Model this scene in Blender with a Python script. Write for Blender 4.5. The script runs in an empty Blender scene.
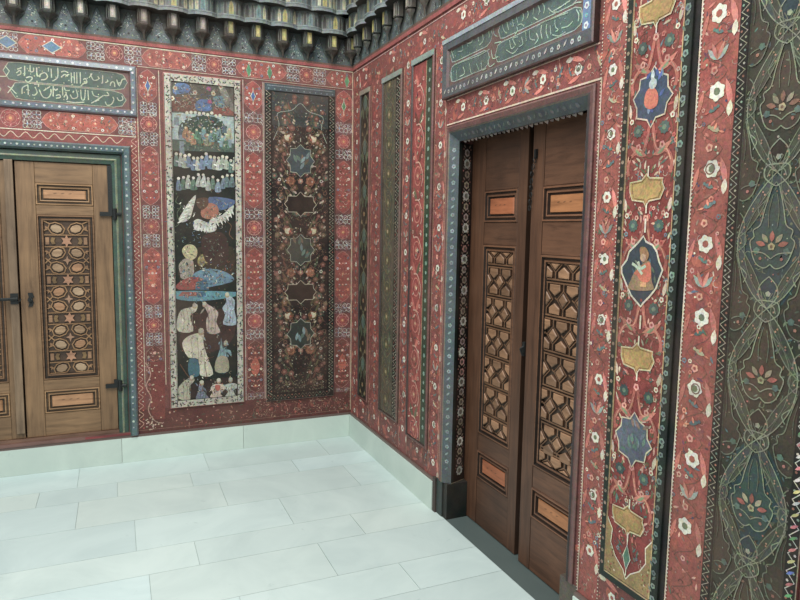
import bpy, math, random
import numpy as np
from mathutils import Vector
rnd = random.Random(7)
R = math.radians
col = bpy.context.scene.collection

# ---------------------------------------------------------------- colours
def lin(c):
    def g(v):
        v = v/255.0
        return v/12.92 if v <= .04045 else ((v+.055)/1.055)**2.4
    return (g(c[0]), g(c[1]), g(c[2]), 1.0)
RED=(140,76,68); RED2=(146,70,58); REDDK=(96,52,46); ROSE=(186,112,100); PINK=(205,150,132)
CREAM=(222,212,186); WHITE=(216,214,204); TEAL=(86,132,122); BLUE=(72,96,150); SKYB=(110,140,160)
GREEN=(62,92,66); DKGREEN=(44,60,50); DARK=(40,36,32); GOLD=(186,154,86); ORANGE=(196,104,62)
GREYG=(82,92,82); OLIVE=(84,84,60); BROWN=(74,56,44); PALE=(150,160,150); LINEC=(134,140,114)

# ---------------------------------------------------------------- materials
def nodes(name):
    m = bpy.data.materials.new(name); m.use_nodes = True
    nt = m.node_tree; b = nt.nodes['Principled BSDF']
    return m, nt, b
def N(nt, t, **kw):
    n = nt.nodes.new(t)
    for k, v in kw.items():
        if k in n.inputs.keys(): n.inputs[k].default_value = v
        else: setattr(n, k, v)
    return n
def ramp(nt, src, stops):
    r = nt.nodes.new('ShaderNodeValToRGB')
    while len(r.color_ramp.elements) < len(stops): r.color_ramp.elements.new(.5)
    for e, (p, c) in zip(r.color_ramp.elements, stops):
        e.position = p; e.color = c if len(c) == 4 else (*c, 1)
    nt.links.new(src, r.inputs[0]); return r
def mixn(nt, mode, fac, a, b):
    m = nt.nodes.new('ShaderNodeMix'); m.data_type = 'RGBA'; m.blend_type = mode
    if isinstance(fac, float): m.inputs[0].default_value = fac
    else: nt.links.new(fac, m.inputs[0])
    for s, i in ((a, 6), (b, 7)):
        if isinstance(s, tuple): m.inputs[i].default_value = s
        else: nt.links.new(s, m.inputs[i])
    return m.outputs[2]
def paint_material(name, rough=.5, spec=.28, wear=.35):
    m, nt, b = nodes(name)
    a = N(nt, 'ShaderNodeAttribute', attribute_name='Col')
    geo = nt.nodes.new('ShaderNodeNewGeometry')
    n1 = N(nt, 'ShaderNodeTexNoise', Scale=14.0, Detail=8.0, Roughness=.65)
    n2 = N(nt, 'ShaderNodeTexNoise', Scale=170.0, Detail=3.0)
    n3 = N(nt, 'ShaderNodeTexNoise', Scale=3.0, Detail=5.0)
    for n in (n1, n2, n3): nt.links.new(geo.outputs['Position'], n.inputs['Vector'])
    g1 = ramp(nt, n1.outputs['Fac'], [(.3, (.72,.72,.74)), (.7, (1.18,1.16,1.12))])
    g2 = ramp(nt, n2.outputs['Fac'], [(.3, (.8,.8,.8)), (.7, (1.15,1.15,1.15))])
    c = mixn(nt, 'MULTIPLY', 1.0, a.outputs['Color'], g1.outputs[0])
    c = mixn(nt, 'MULTIPLY', 1.0, c, g2.outputs[0])
    vo = N(nt, 'ShaderNodeTexVoronoi', Scale=105.0); nt.links.new(geo.outputs['Position'], vo.inputs['Vector'])
    c = mixn(nt, 'OVERLAY', .16, c, vo.outputs['Color'])
    hs_ = nt.nodes.new('ShaderNodeHueSaturation'); hs_.inputs['Saturation'].default_value = .86; hs_.inputs['Value'].default_value = .90
    nt.links.new(c, hs_.inputs['Color']); c = hs_.outputs[0]
    w = ramp(nt, n3.outputs['Fac'], [(.42, (0,0,0)), (.75, (wear,wear,wear))])
    c = mixn(nt, 'MIX', w.outputs[0], c, lin((112,88,76)))
    nt.links.new(c, b.inputs['Base Color'])
    rr = ramp(nt, n1.outputs['Fac'], [(.3, (rough-.08,)*3), (.7, (rough+.12,)*3)])
    nt.links.new(rr.outputs[0], b.inputs['Roughness'])
    b.inputs['Specular IOR Level'].default_value = spec
    bp = N(nt, 'ShaderNodeBump', Strength=.25, Distance=.002)
    nt.links.new(n1.outputs['Fac'], bp.inputs['Height']); nt.links.new(bp.outputs[0], b.inputs['Normal'])
    return m
def wood_material(name, vert=True, rough=.5, horizontal_axis='x'):
    m, nt, b = nodes(name)
    a = N(nt, 'ShaderNodeAttribute', attribute_name='Col')
    geo = nt.nodes.new('ShaderNodeNewGeometry'); mp = nt.nodes.new('ShaderNodeMapping')
    mp.inputs['Scale'].default_value = (30, 30, 2.2) if vert else (3, 3, 30)
    nt.links.new(geo.outputs['Position'], mp.inputs[0])
    n1 = N(nt, 'ShaderNodeTexNoise', Scale=1.6, Detail=8.0, Roughness=.6, Distortion=.6)
    nt.links.new(mp.outputs[0], n1.inputs['Vector'])
    n3 = N(nt, 'ShaderNodeTexNoise', Scale=4.0, Detail=4.0)
    nt.links.new(geo.outputs['Position'], n3.inputs['Vector'])
    g = ramp(nt, n1.outputs['Fac'], [(.3, (.6,.56,.52)), (.5, (.98,.96,.94)), (.72, (1.25,1.22,1.18))])
    g3 = ramp(nt, n3.outputs['Fac'], [(.35, (.8,.78,.76)), (.65, (1.12,1.12,1.1))])
    c = mixn(nt, 'MULTIPLY', 1.0, a.outputs['Color'], g.outputs[0])
    c = mixn(nt, 'MULTIPLY', 1.0, c, g3.outputs[0])
    nt.links.new(c, b.inputs['Base Color']); b.inputs['Roughness'].default_value = rough
    bp = N(nt, 'ShaderNodeBump', Strength=.35, Distance=.002)
    nt.links.new(n1.outputs['Fac'], bp.inputs['Height']); nt.links.new(bp.outputs[0], b.inputs['Normal'])
    return m
def marble_material(name, base, rough):
    m, nt, b = nodes(name)
    a = N(nt, 'ShaderNodeAttribute', attribute_name='Col')
    geo = nt.nodes.new('ShaderNodeNewGeometry')
    n1 = N(nt, 'ShaderNodeTexNoise', Scale=2.2, Detail=9.0, Roughness=.62, Distortion=1.2)
    n2 = N(nt, 'ShaderNodeTexNoise', Scale=5.0, Detail=6.0, Roughness=.7, Distortion=2.5)
    for n in (n1, n2): nt.links.new(geo.outputs['Position'], n.inputs['Vector'])
    g1 = ramp(nt, n1.outputs['Fac'], [(.3, (.88,.9,.9)), (.65, (1.04,1.04,1.03))])
    g2 = ramp(nt, n2.outputs['Fac'], [(.25, (.72,.76,.76)), (.36, (1,1,1)), (1, (1,1,1))])
    c = mixn(nt, 'MULTIPLY', 1.0, a.outputs['Color'], g1.outputs[0])
    c = mixn(nt, 'MULTIPLY', .8, c, g2.outputs[0])
    nt.links.new(c, b.inputs['Base Color'])
    b.inputs['Roughness'].default_value = rough
    b.inputs['Specular IOR Level'].default_value = .4
    return m
M_PAINT = paint_material('old_lacquer_paint')
M_GLOSS = paint_material('varnished_paint', rough=.36, spec=.5, wear=.25)
M_WOODV = wood_material('aged_wood_upright')
M_WOODH = wood_material('aged_wood_cross', vert=False)
M_MARBLE = marble_material('white_marble', None, .38)
M_IRON, _nt, _b = nodes('black_iron')
_b.inputs['Metallic'].default_value = .7; _b.inputs['Roughness'].default_value = .55
_n = N(_nt, 'ShaderNodeTexNoise', Scale=60.0)
_r = ramp(_nt, _n.outputs['Fac'], [(.3, (.012,.014,.015)), (.7, (.05,.052,.05))])
_nt.links.new(_r.outputs[0], _b.inputs['Base Color'])

# ---------------------------------------------------------------- geometry on a wall frame
class Frame:
    def __init__(s, o, u, v, n): s.o, s.u, s.v, s.n = Vector(o), Vector(u), Vector(v), Vector(n)
    def __call__(s, u, z, h): return s.o + s.u*u + s.v*z + s.n*h
BACK = Frame((0,0,0), (1,0,0), (0,0,1), (0,-1,0))       # u = x (negative leftwards), h = distance in front of the wall
SIDE = Frame((0,0,0), (0,-1,0), (0,0,1), (-1,0,0))      # u = distance from the corner along the right wall
GROUND = Frame((0,0,0), (1,0,0), (0,1,0), (0,0,1))
def spline(pts, closed=False, k=4):
    n = len(pts); out = []
    rng = range(n) if closed else range(n-1)
    for i in rng:
        if closed: p0,p1,p2,p3 = pts[i-1],pts[i],pts[(i+1)%n],pts[(i+2)%n]
        else: p0,p1,p2,p3 = pts[max(i-1,0)],pts[i],pts[i+1],pts[min(i+2,n-1)]
        for j in range(k):
            t = j/k; t2=t*t; t3=t2*t
            out.append(tuple(.5*((2*p1[a])+(-p0[a]+p2[a])*t+(2*p0[a]-5*p1[a]+4*p2[a]-p3[a])*t2+(-p0[a]+3*p1[a]-3*p2[a]+p3[a])*t3) for a in (0,1)))
    if not closed: out.append(tuple(pts[-1]))
    return out
class MB:
    def __init__(s, fr, h0=0.0):
        s.fr, s.h0 = fr, h0; s.V, s.F, s.C = [], [], []; s.k = 0
    def h(s, L):
        s.k = (s.k+1) % 199
        return s.h0 + .00012 + L*.0004 + s.k*.000002
    def face(s, pts3, c):
        b = len(s.V); s.V += [tuple(p) for p in pts3]; s.F.append(tuple(range(b, b+len(pts3)))); s.C.append(c)
    def poly(s, pts, c, L=1):
        h = s.h(L)
        a = sum(pts[i-1][0]*pts[i][1]-pts[i][0]*pts[i-1][1] for i in range(len(pts)))
        if a < 0: pts = list(pts)[::-1]
        s.face([s.fr(u, z, h) for u, z in pts], c)
    def rect(s, u0, z0, u1, z1, c, L=0): s.poly([(u0,z0),(u1,z0),(u1,z1),(u0,z1)], c, L)
    def line(s, pts, w, c, L=2, closed=False):
        h = s.h(L); n = len(pts); w = w/2; left, right = [], []
        for i in range(n):
            a = pts[i-1] if (closed or i > 0) else pts[i]
            b = pts[(i+1) % n] if (closed or i < n-1) else pts[i]
            dx, dy = b[0]-a[0], b[1]-a[1]; d = math.hypot(dx, dy) or 1
            left.append((pts[i][0]-dy/d*w, pts[i][1]+dx/d*w)); right.append((pts[i][0]+dy/d*w, pts[i][1]-dx/d*w))
        for i in range(n if closed else n-1):
            j = (i+1) % n
            s.face([s.fr(*p, h) for p in (right[i], right[j], left[j], left[i])], c)
    def circ(s, c0, r, c, L=2, n=8, sq=1.0):
        s.poly([(c0[0]+r*math.cos(6.2832*i/n), c0[1]+r*sq*math.sin(6.2832*i/n)) for i in range(n)], c, L)
    def ring(s, c0, r, w, c, L=2, n=14, sq=1.0):
        s.line([(c0[0]+r*math.cos(6.2832*i/n), c0[1]+r*sq*math.sin(6.2832*i/n)) for i in range(n)], w, c, L, True)
    def flower(s, c0, r, c, mid=None, L=3, n=5, rot=None):
        rot = rnd.random()*6 if rot is None else rot
        s.poly([(c0[0]+r*(.9+.10*math.cos(n*t))*math.cos(t+rot), c0[1]+r*(.9+.10*math.cos(n*t))*math.sin(t+rot)) for t in [6.2832*i/(n*4) for i in range(n*4)]], c, L)
        if mid: s.circ(c0, r*.4, mid, L+1, 7)
    def leaf(s, c0, a, l, w, c, L=2, bend=0.0):
        ca, sa = math.cos(a), math.sin(a); P = []
        for t, k in ((0,0),(.25,.8),(.5,1),(.75,.7),(1,0),(.75,-.7),(.5,-1),(.25,-.8)):
            x = t*l; y = k*w/2 + .045*bend*l*t*t
            P.append((c0[0]+x*ca-y*sa, c0[1]+x*sa+y*ca))
        s.poly(P, c, L)
    def bird(s, c0, sz, c, wing, L=3, flip=1):
        f = flip*sz
        s.leaf((c0[0]-f*.6, c0[1]-.1*sz), 0.35 if flip > 0 else 2.8, sz*1.2, sz*.45, c, L, .1*flip)
        s.circ((c0[0]+f*.5, c0[1]+.35*sz), sz*.17, c, L)
        s.leaf((c0[0]-f*.05, c0[1]+.05*sz), 1.9 if flip > 0 else 1.2, sz*.6, sz*.25, wing, L+1)
        s.leaf((c0[0]-f*.5, c0[1]-.1*sz), 3.4 if flip > 0 else -.3, sz*.6, sz*.18, wing, L)
    def bez(s, pts, w, c, L=2, closed=False): s.line(spline(pts, closed), w, c, L, closed)
    def star(s, c0, ru, rz, n, c, L, line=None, lw=.004, inner=.74, rot=None):
        rot = math.pi/2 if rot is None else rot
        P = []
        for i in range(2*n):
            k = 1 if i % 2 == 0 else inner
            t = rot + math.pi*i/n
            P.append((c0[0]+ru*k*math.cos(t), c0[1]+rz*k*math.sin(t)))
        s.poly(P, c, L)
        if line: s.line(P, lw, line, L+1, True)
        return P
    # solid things
    def box(s, u0, u1, z0, z1, h0, h1, c, ct=None):
        f = s.fr
        p = lambda u, z, h: f(u, z, h)
        s.face([p(u0,z0,h1),p(u1,z0,h1),p(u1,z1,h1),p(u0,z1,h1)], c)
        s.face([p(u0,z0,h0),p(u0,z1,h0),p(u1,z1,h0),p(u1,z0,h0)], c)
        s.face([p(u0,z1,h0),p(u0,z1,h1),p(u1,z1,h1),p(u1,z1,h0)], ct or c)
        s.face([p(u0,z0,h0),p(u1,z0,h0),p(u1,z0,h1),p(u0,z0,h1)], c)
        s.face([p(u0,z0,h0),p(u0,z0,h1),p(u0,z1,h1),p(u0,z1,h0)], c)
        s.face([p(u1,z0,h0),p(u1,z1,h0),p(u1,z1,h1),p(u1,z0,h1)], c)
    def prism(s, pts, h0, h1, c, cs=None, bev=0.0):
        a = sum(pts[i-1][0]*pts[i][1]-pts[i][0]*pts[i-1][1] for i in range(len(pts)))
        if a < 0: pts = list(pts)[::-1]
        cs = cs or c; n = len(pts); f = s.fr
        cx, cz = sum(p[0] for p in pts)/n, sum(p[1] for p in pts)/n
        top = []
        for p in pts:
            d = math.hypot(p[0]-cx, p[1]-cz) or 1; k = max(0, (d-bev)/d)
            top.append((cx+(p[0]-cx)*k, cz+(p[1]-cz)*k))
        hm = h1 - (bev*.7 if bev else 0)
        s.face([f(*p, h1) for p in top], c)
        for i in range(n):
            j = (i+1) % n
            s.face([f(*pts[i],h0), f(*pts[j],h0), f(*pts[j],hm), f(*pts[i],hm)], cs)
            if bev: s.face([f(*pts[i],hm), f(*pts[j],hm), f(*top[j],h1), f(*top[i],h1)], c)
    def mould(s, u0, u1, z0, z1, prof, cols, cap=None, open_foot=False):
        """nested mitred rectangle rings; prof = [(inset, height), ...]"""
        f = s.fr; L = []
        for i, hh in prof:
            L.append([f(u0+i,z0+i,hh), f(u1-i,z0+i,hh), f(u1-i,z1-i,hh), f(u0+i,z1-i,hh)])
        for k in range(len(L)-1):
            c = cols[k % len(cols)]
            for i in range(1 if open_foot else 0, 4):
                j = (i+1) % 4
                s.face([L[k][i], L[k][j], L[k+1][j], L[k+1][i]], c)
        if cap: s.face(L[-1], cap)
    def tube(s, pts, r, c, n=6):
        rings = []
        for i, p in enumerate(pts):
            a = Vector(pts[max(i-1,0)]); b = Vector(pts[min(i+1,len(pts)-1)]); d = (b-a).normalized()
            x = d.orthogonal().normalized(); y = d.cross(x)
            rings.append([Vector(p)+x*r*math.cos(6.2832*k/n)+y*r*math.sin(6.2832*k/n) for k in range(n)])
        for i in range(len(rings)-1):
            for k in range(n):
                j = (k+1) % n
                s.face([rings[i][k], rings[i][j], rings[i+1][j], rings[i+1][k]], c)
        s.face(rings[0][::-1], c); s.face(rings[-1], c)
    def build(s, name, mat, parent=None, base=None, smooth=False):
        me = bpy.data.meshes.new(name)
        o = bpy.data.objects.new(name, me)
        if parent is not None: base = WORLD[parent.name]
        elif base is None:
            A = np.array(s.V); base = ((A[:,0].min()+A[:,0].max())/2, (A[:,1].min()+A[:,1].max())/2, A[:,2].min())
        base = Vector(base)
        me.from_pydata([tuple(Vector(v)-base) for v in s.V], [], s.F)
        at = me.color_attributes.new('Col', 'FLOAT_COLOR', 'CORNER')
        cl = np.repeat(np.array([lin(c) for c in s.C], dtype=np.float32), [len(f) for f in s.F], axis=0)
        at.data.foreach_set('color', cl.ravel())
        me.materials.append(mat)
        col.objects.link(o); WORLD[o.name] = base
        if parent is not None:
            o.parent = parent; o.location = (0,0,0)
            return o
        o.location = base
        return o
WORLD = {}
def tag(o, label=None, cat=None, group=None, kind=None):
    if label: o['label'] = label
    if cat: o['category'] = cat
    if group: o['group'] = group
    if kind: o['kind'] = kind
    return o
def empty(name, loc):
    o = bpy.data.objects.new(name, None); col.objects.link(o); o.location = loc; o.empty_display_size = .1
    WORLD[o.name] = Vector(loc); return o

# ---------------------------------------------------------------- ornament
class Sub(MB):
    """draws on another builder through a 2D map (used to turn a strip on its side)"""
    def __init__(s, mb, fn): s.mb, s.fn = mb, fn
    def poly(s, pts, c, L=1): s.mb.poly([s.fn(p) for p in pts], c, L)
    def line(s, pts, w, c, L=2, closed=False): s.mb.line([s.fn(p) for p in pts], w, c, L, closed)
def shade(c, k): return tuple(max(0, min(255, v*k)) for v in c)
def jit(c, a=.12): return shade(c, 1+rnd.uniform(-a, a))
def hstrip(mb): return Sub(mb, lambda p: (p[1], p[0]))      # strip coordinate (across, along) -> (u, z) swapped

CLUT = [(176,104,90),(120,58,52),(164,84,66),(112,92,80),(186,134,118),(104,72,78),(150,66,56),(130,110,92),(196,168,148),(96,60,52)]
def clutter(m, u0, z0, u1, z1, dens, cs=CLUT, L=3):
    """tiny worn leaves and curls filling a ground"""
    for k in range(int((u1-u0)*(z1-z0)*dens)):
        c0 = (rnd.uniform(u0,u1), rnd.uniform(z0,z1)); q = rnd.random(); c = jit(rnd.choice(cs))
        if q < .45: m.leaf(c0, rnd.uniform(0,6.3), rnd.uniform(.010,.024), rnd.uniform(.004,.008), c, L)
        elif q < .75:
            a = rnd.uniform(0,6.3); r = rnd.uniform(.006,.012)
            m.line([(c0[0]+r*math.cos(a+t), c0[1]+r*math.sin(a+t)) for t in (0,.8,1.6,2.4,3.2)], .0024, c, L)
        else: m.circ(c0, rnd.uniform(.002,.0045), c, L, 5)
def lace(m, u0, z0, u1, z1, faded=0):
    w, h = u1-u0, z1-z0; wc = tuple(WHITE[i]*(1-faded)+(150,110,98)[i]*faded for i in range(3))
    m.rect(u0, z0, u1, z1, jit((112,72,70)), 1)
    nx, nz = 2, max(1, round(h/(w/2)))
    for i in range(nx):
        for j in range(nz):
            cx, cz = u0+w*(i+.5)/nx, z0+h*(j+.5)/nz; r = min(w/nx, h/nz)*.42
            for k in range(4):
                a = math.pi/4+k*math.pi/2
                m.bez([(cx, cz), (cx+r*math.cos(a-.6), cz+r*math.sin(a-.6)), (cx+r*1.35*math.cos(a), cz+r*1.35*math.sin(a)), (cx+r*math.cos(a+.6), cz+r*math.sin(a+.6)), (cx, cz)], .0026, jit(shade(wc,.86), .18), 2)
            m.circ((cx, cz), .005, jit((120,140,170)), 3, 6)
    for k in range(int(w*h*2400)):
        c0 = (rnd.uniform(u0+.006,u1-.006), rnd.uniform(z0+.004,z1-.004)); a = rnd.uniform(0,6.3); r = rnd.uniform(.006,.014)
        m.line([(c0[0]-r*math.cos(a),c0[1]-r*math.sin(a)),(c0[0]+.3*r*math.sin(a),c0[1]-.3*r*math.cos(a)),(c0[0]+r*math.cos(a),c0[1]+r*math.sin(a))], .0026, jit(rnd.choice([wc,(176,150,144),(150,124,124),(150,84,76)])), 2)
    for k in range(int(w*h*3000)):
        m.circ((rnd.uniform(u0+.004,u1-.004), rnd.uniform(z0+.003,z1-.003)), rnd.uniform(.0016,.0034), jit(rnd.choice([wc, wc, PINK, (120,130,150), (80,60,62)])), 3, 5)
def medallion(m, c, r, faded=0):
    m.flower(c, r, jit((146,62,58)), None, 2, 8, 0); m.ring(c, r*.97, .003, jit(PINK), 3)
    m.ring(c, r*.62, .003, jit(ROSE), 3, 10)
    m.flower(c, r*.45, jit((176,84,66)), (210,150,90), 3, 6)
    for k in range(8): m.circ((c[0]+r*.78*math.cos(k*.785), c[1]+r*.78*math.sin(k*.785)), .004, jit(PINK), 4, 5)
def cartouche(m, u0, z0, u1, z1, diamond=None, tint=None):
    """long red cartouche with scalloped ends and mirrored little flowers"""
    w, h = u1-u0, z1-z0; uc = (u0+u1)/2; e = min(w*.42, h*.3)
    P = [(u0+w*.04,z0+e),(u0+w*.22,z0+e*.45),(uc-w*.12,z0+e*.2),(uc,z0),(uc+w*.12,z0+e*.2),(u1-w*.22,z0+e*.45),(u1-w*.04,z0+e)]
    P += [(2*uc-p[0], z0+z1-p[1]) for p in P]
    c = tint or RED
    m.rect(u0, z0, u1, z1, jit((120,66,62),.05), 1); m.poly(P, jit(c,.08), 2); m.line(P, .0028, jit((176,126,112)), 3, True); clutter(m, u0+w*.08, z0+e*.5, u1-w*.08, z1-e*.5, 2600)
    n = max(2, int(h/.045))
    for k in range(n):
        z = z0+e*.6+(h-e*1.2)*(k+.5)/n; d = w*(.2+.12*(k%2))
        fc = rnd.choice([CREAM, WHITE, ROSE, (214,120,80), (120,130,150), PINK])
        for sg in (-1,1):
            (m.flower if k%2 else m.circ)((uc+sg*d, z), *( (.0095, jit(fc), (150,50,44), 4) if k%2 else (.005, jit(fc), 4, 6)))
            m.leaf((uc+sg*.006, z-.012), math.pi/2-sg*.9, d*1.1, .006, jit(rnd.choice([ROSE,(190,100,80),(96,106,86),(170,60,52)])), 3, sg*-4)
        if k%2 == 0 and not (diamond and abs(z-(z0+z1)/2) < .05):
            m.flower((uc, z), .011, jit(rnd.choice([(190,96,66),(176,66,60),PINK])), (220,190,150), 4)
    if diamond:
        zc = (z0+z1)/2
        D = [(uc-.016,zc),(uc,zc-.036),(uc+.016,zc),(uc,zc+.036)]
        m.poly(D, diamond, 5); m.line(D, .004, CREAM, 6, True)
        m.line([(uc,zc+.036),(uc,zc+.055)], .004, CREAM, 5); m.line([(uc,zc-.036),(uc,zc-.055)], .004, CREAM, 5)
    if rnd.random() < .35:      # soft orange bloom of the old paint
        m.leaf((uc, (z0+z1)/2-h*.2), math.pi/2, h*.4, w*.5, jit((182,84,58),.05), 2)
def dotline(m, p, q, step, r, c, L=3):
    n = int(math.hypot(q[0]-p[0], q[1]-p[1])/step)
    for k in range(n+1):
        m.circ((p[0]+(q[0]-p[0])*k/n, p[1]+(q[1]-p[1])*k/n), r, c, L, 4)
def back_strip(m, u0, u1, z0, z1, cen, period=.645, diamonds=(BLUE,), cut=None, bright_hi=2.0):
    """vertical painted pilaster of the end wall: cartouche, lace, medallion, lace"""
    m.rect(u0, z0, u1, z1, (122,64,60), 0)
    seg = [(-.135,-.05,'lace'),(-.05,.05,'med'),(.05,.135,'lace'),(.135,period-.135,'cart')]
    k = 0; z = cen
    while z > z0-period: z -= period
    while z < z1:
        for a, b, t in seg:
            a2, b2 = max(z+a, z0), min(z+b, z1)
            if b2-a2 < .02: continue
            if cut and b2 < cut: continue
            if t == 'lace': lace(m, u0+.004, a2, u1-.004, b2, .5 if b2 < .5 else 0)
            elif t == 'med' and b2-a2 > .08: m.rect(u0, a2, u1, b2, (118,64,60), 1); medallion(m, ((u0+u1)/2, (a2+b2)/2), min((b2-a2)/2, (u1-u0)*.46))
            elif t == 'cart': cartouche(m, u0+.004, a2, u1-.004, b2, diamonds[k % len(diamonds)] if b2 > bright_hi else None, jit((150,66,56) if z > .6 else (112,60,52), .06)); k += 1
        z += period
def zigzag(m, u0, u1, z0, z1, step=.022, dark=(30,28,26), light=(186,180,160), L=1):
    m.rect(u0, z0, u1, z1, dark, L)
    z = z0; k = 0; P = []
    while z < z1:
        P.append((u0+(u1-u0)*(.12 if k % 2 else .88), z)); z += step; k += 1
    m.line(P, (u1-u0)*.11, light, L+1)
    for i, p in enumerate(P[:-1]):
        um = u1-(u1-u0)*.26 if p[0] < (u0+u1)/2 else u0+(u1-u0)*.26
        m.circ((um, p[1]), min(step*.28, (u1-u0)*.13), jit(rnd.choice([light, (150,90,70), (120,140,120)])), L+1, 5)
def flowerband(m, u0, u1, z0, z1, ground, step, cs, L=1, r=None):
    """narrow band with a row of rosettes and slanted leaves"""
    m.rect(u0, z0, u1, z1, ground, L-1); uc = (u0+u1)/2; r = r or (u1-u0)*.3
    z = z0+step*.6; k = 0
    while z < z1-step*.3:
        t = k % 4
        if t in (0, 2): m.flower((uc, z), r*(1 if t == 0 else .8), jit(cs[0]), jit(cs[1]), L+1)
        elif t == 1: m.leaf((uc-r*.8, z-r*.5), .7, r*2, r*.8, jit(cs[2 % len(cs)]), L+1)
        else: m.leaf((uc+r*.8, z-r*.5), 2.4, r*2, r*.8, jit(cs[0]), L+1); m.circ((uc-r*.6, z+r*.4), r*.3, jit(cs[1]), L+2, 5)
        z += step; k += 1
def scatter(m, u0, u1, z0, z1, anchor, period=.2165, ground=(150,70,58), big=.026, dens=1.0, lim=None):
    """wide pilaster of the right wall: white rosettes in a column, birds, tulips and leaves between"""
    m.rect(u0, z0, u1, z1, ground, 0); uc = (u0+u1)/2; W = u1-u0
    for k in range(int(W*(z1-z0)*180)):      # soft tonal patches of old red lead
        c = (rnd.uniform(u0+.02,u1-.02), rnd.uniform(z0+.04,z1-.04))
        m.leaf(c, rnd.uniform(0,6.28), .05, .03, jit(rnd.choice([(170,80,56),(158,66,54),(146,74,70)]),.05), 1)
    clutter(m, u0+.008, z0+.008, u1-.008, z1-.008, 1500 if (lim or 0) == 0 else 1100, L=2)
    z = anchor
    while z-period > z0: z -= period
    k = 0
    while z < z1-.02:
        fz = z > (lim or 0)
        kk = k % 3
        pale = (226,222,204)
        if fz:
            m.flower((uc+rnd.uniform(-.006,.006), z), big, pale, (110,120,90) if kk else (160,80,60), 4, 6)
            if kk == 1: m.ring((uc, z), big*.55, .004, (120,84,70), 5, 9)
            # flanking tulip / pink leaves
            m.leaf((u1-.016, z-.05), 1.75, .085, .02, jit((206,112,96)), 3, 2); m.leaf((u0+.014, z-.06), 1.4, .075, .016, jit((196,104,84)), 3, -2)
            m.leaf((u1-.022, z-.075), 1.5, .045, .02, CREAM, 4)
            z2 = z+period*.28
            m.flower((uc-.008, z2), .013, jit((204,140,116)), (160,60,50), 4)
            z3 = z+period*.5; fl = 1 if kk != 1 else -1
            if kk == 2:
                for s_ in (-1,1): m.leaf((uc, z3-.02), 1.57-s_*.9, .05, .016, jit(PALE), 4, s_*3); m.leaf((uc, z3-.02), 1.57-s_*.4, .055, .013, jit((196,116,96)), 4)
            else: m.bird((uc+.004, z3), .034, jit((176,164,130) if kk else (96,124,126)), jit((210,120,84)), 4, fl)
            z4 = z+period*.76
            m.bird((uc-.002, z4), .03, jit((92,120,116)), jit((196,88,60)), 4, -fl)
        for s_ in range(int(13*dens)):
            c = (rnd.uniform(u0+.012,u1-.012), z+rnd.uniform(0,period))
            if c[1] > z1-.015 or (not fz and rnd.random() < .6): continue
            q = rnd.random()
            if q < .4: m.leaf(c, rnd.uniform(0,6.28), rnd.uniform(.015,.032), .008, jit(rnd.choice([(96,110,84),(188,100,82),(206,150,126),(92,116,130),(120,60,84)])), 2, rnd.uniform(-8,8))
            elif q < .7: m.flower(c, rnd.uniform(.006,.01), jit(rnd.choice([CREAM,PINK,(206,120,90),(110,130,140)])), (150,56,48), 3)
            else: m.circ(c, .004, jit(rnd.choice([CREAM,(60,70,110),(190,80,60),(90,110,80)])), 3, 5)
        m.bez([(uc-W*.3, z), (uc+W*.25, z+period*.25), (uc-W*.28, z+period*.5), (uc+W*.25, z+period*.75), (uc-W*.3, min(z+period, z1-.005))], .0022, (116,78,62), 2)
        z += period; k += 1
def rowspots(m, u0, u1, z0, z1, step, c, r, L=3):
    """row of dots / small blossoms along the longer side"""
    if z1-z0 > u1-u0:
        n = int((z1-z0)/step)
        for k in range(n): m.flower(((u0+u1)/2, z0+(k+.5)*step), r*(1 if k % 2 else .75), jit(c), None, L)
    else:
        n = int((u1-u0)/step)
        for k in range(n): m.flower((u0+(k+.5)*step, (z0+z1)/2), r*(1 if k % 2 else .75), jit(c), None, L)

# ---------------------------------------------------------------- floor
ROWS = [0,.355,.58,.935,1.29,1.535,1.86,2.1,2.42,2.75,3.0,3.4,3.65,4.0]
JOIN = {0:[1.837,1.078,.277],1:[2.03,1.617,1.20,.55],2:[1.817,1.052,.262],3:[2.3,1.536,.768],4:[2.1,1.272,.457],5:[2.25,1.49,.713],6:[2.0,1.15,.417]}
fl = MB(GROUND)
fl.rect(-3.6, -5.2, .35, .05, (158,170,166), 0)
for r_ in range(len(ROWS)-1):
    J = JOIN.get(r_) or sorted([rnd.uniform(.3,.7)+k*.8 for k in range(4)], reverse=True)
    E = [3.55]+J+[-.0]
    if J[0]+1.5 < 3.55: E.insert(1, (3.55+J[0])/2)
    for a, b in zip(E[:-1], E[1:]):
        g = .0011; k = 1+rnd.uniform(-.028,.02); t = rnd.uniform(-2,2)
        fl.box(-a+g, -b-g, -ROWS[r_+1]+g, -ROWS[r_]-g, .0005, .0035, (194*k+t, 207*k, 204*k-t))
fl.rect(0, -2.6, .30, -1.4, (84,94,92), 10)        # the stone sill in the doorway lies level with the floor
tag(fl.build('floor', M_MARBLE, base=(0,0,0)), 'pale greenish white marble slab floor laid in uneven rows', 'floor', kind='structure')

def marble_run(name, fr, u0, u1, joints, label):
    b = MB(fr); E = [u0]+joints+[u1]
    for a, c in zip(E[:-1], E[1:]):
        k = 1+rnd.uniform(-.02,.03)
        b.box(a+.001, c-.001, .004, .168, .0, .02, (196*k,208*k,199*k))
    b.box(u0, u1, .168, .182, .0, .014, (104,88,82))
    return tag(b.build(name, M_MARBLE, base=(0,0,0)), label, 'baseboard', kind='structure')
marble_run('baseboard_back', BACK, -3.6, -.02, [-3.1,-2.36,-1.588,-.804], 'low marble skirting along the end wall below the picture panels')
marble_run('baseboard_right', SIDE, 0.0, 1.407, [], 'short marble skirting between the corner and the right doorway')
marble_run('baseboard_front', SIDE, 2.612, 4.4, [3.6], 'marble skirting just past the right doorway at the picture edge')

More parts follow.
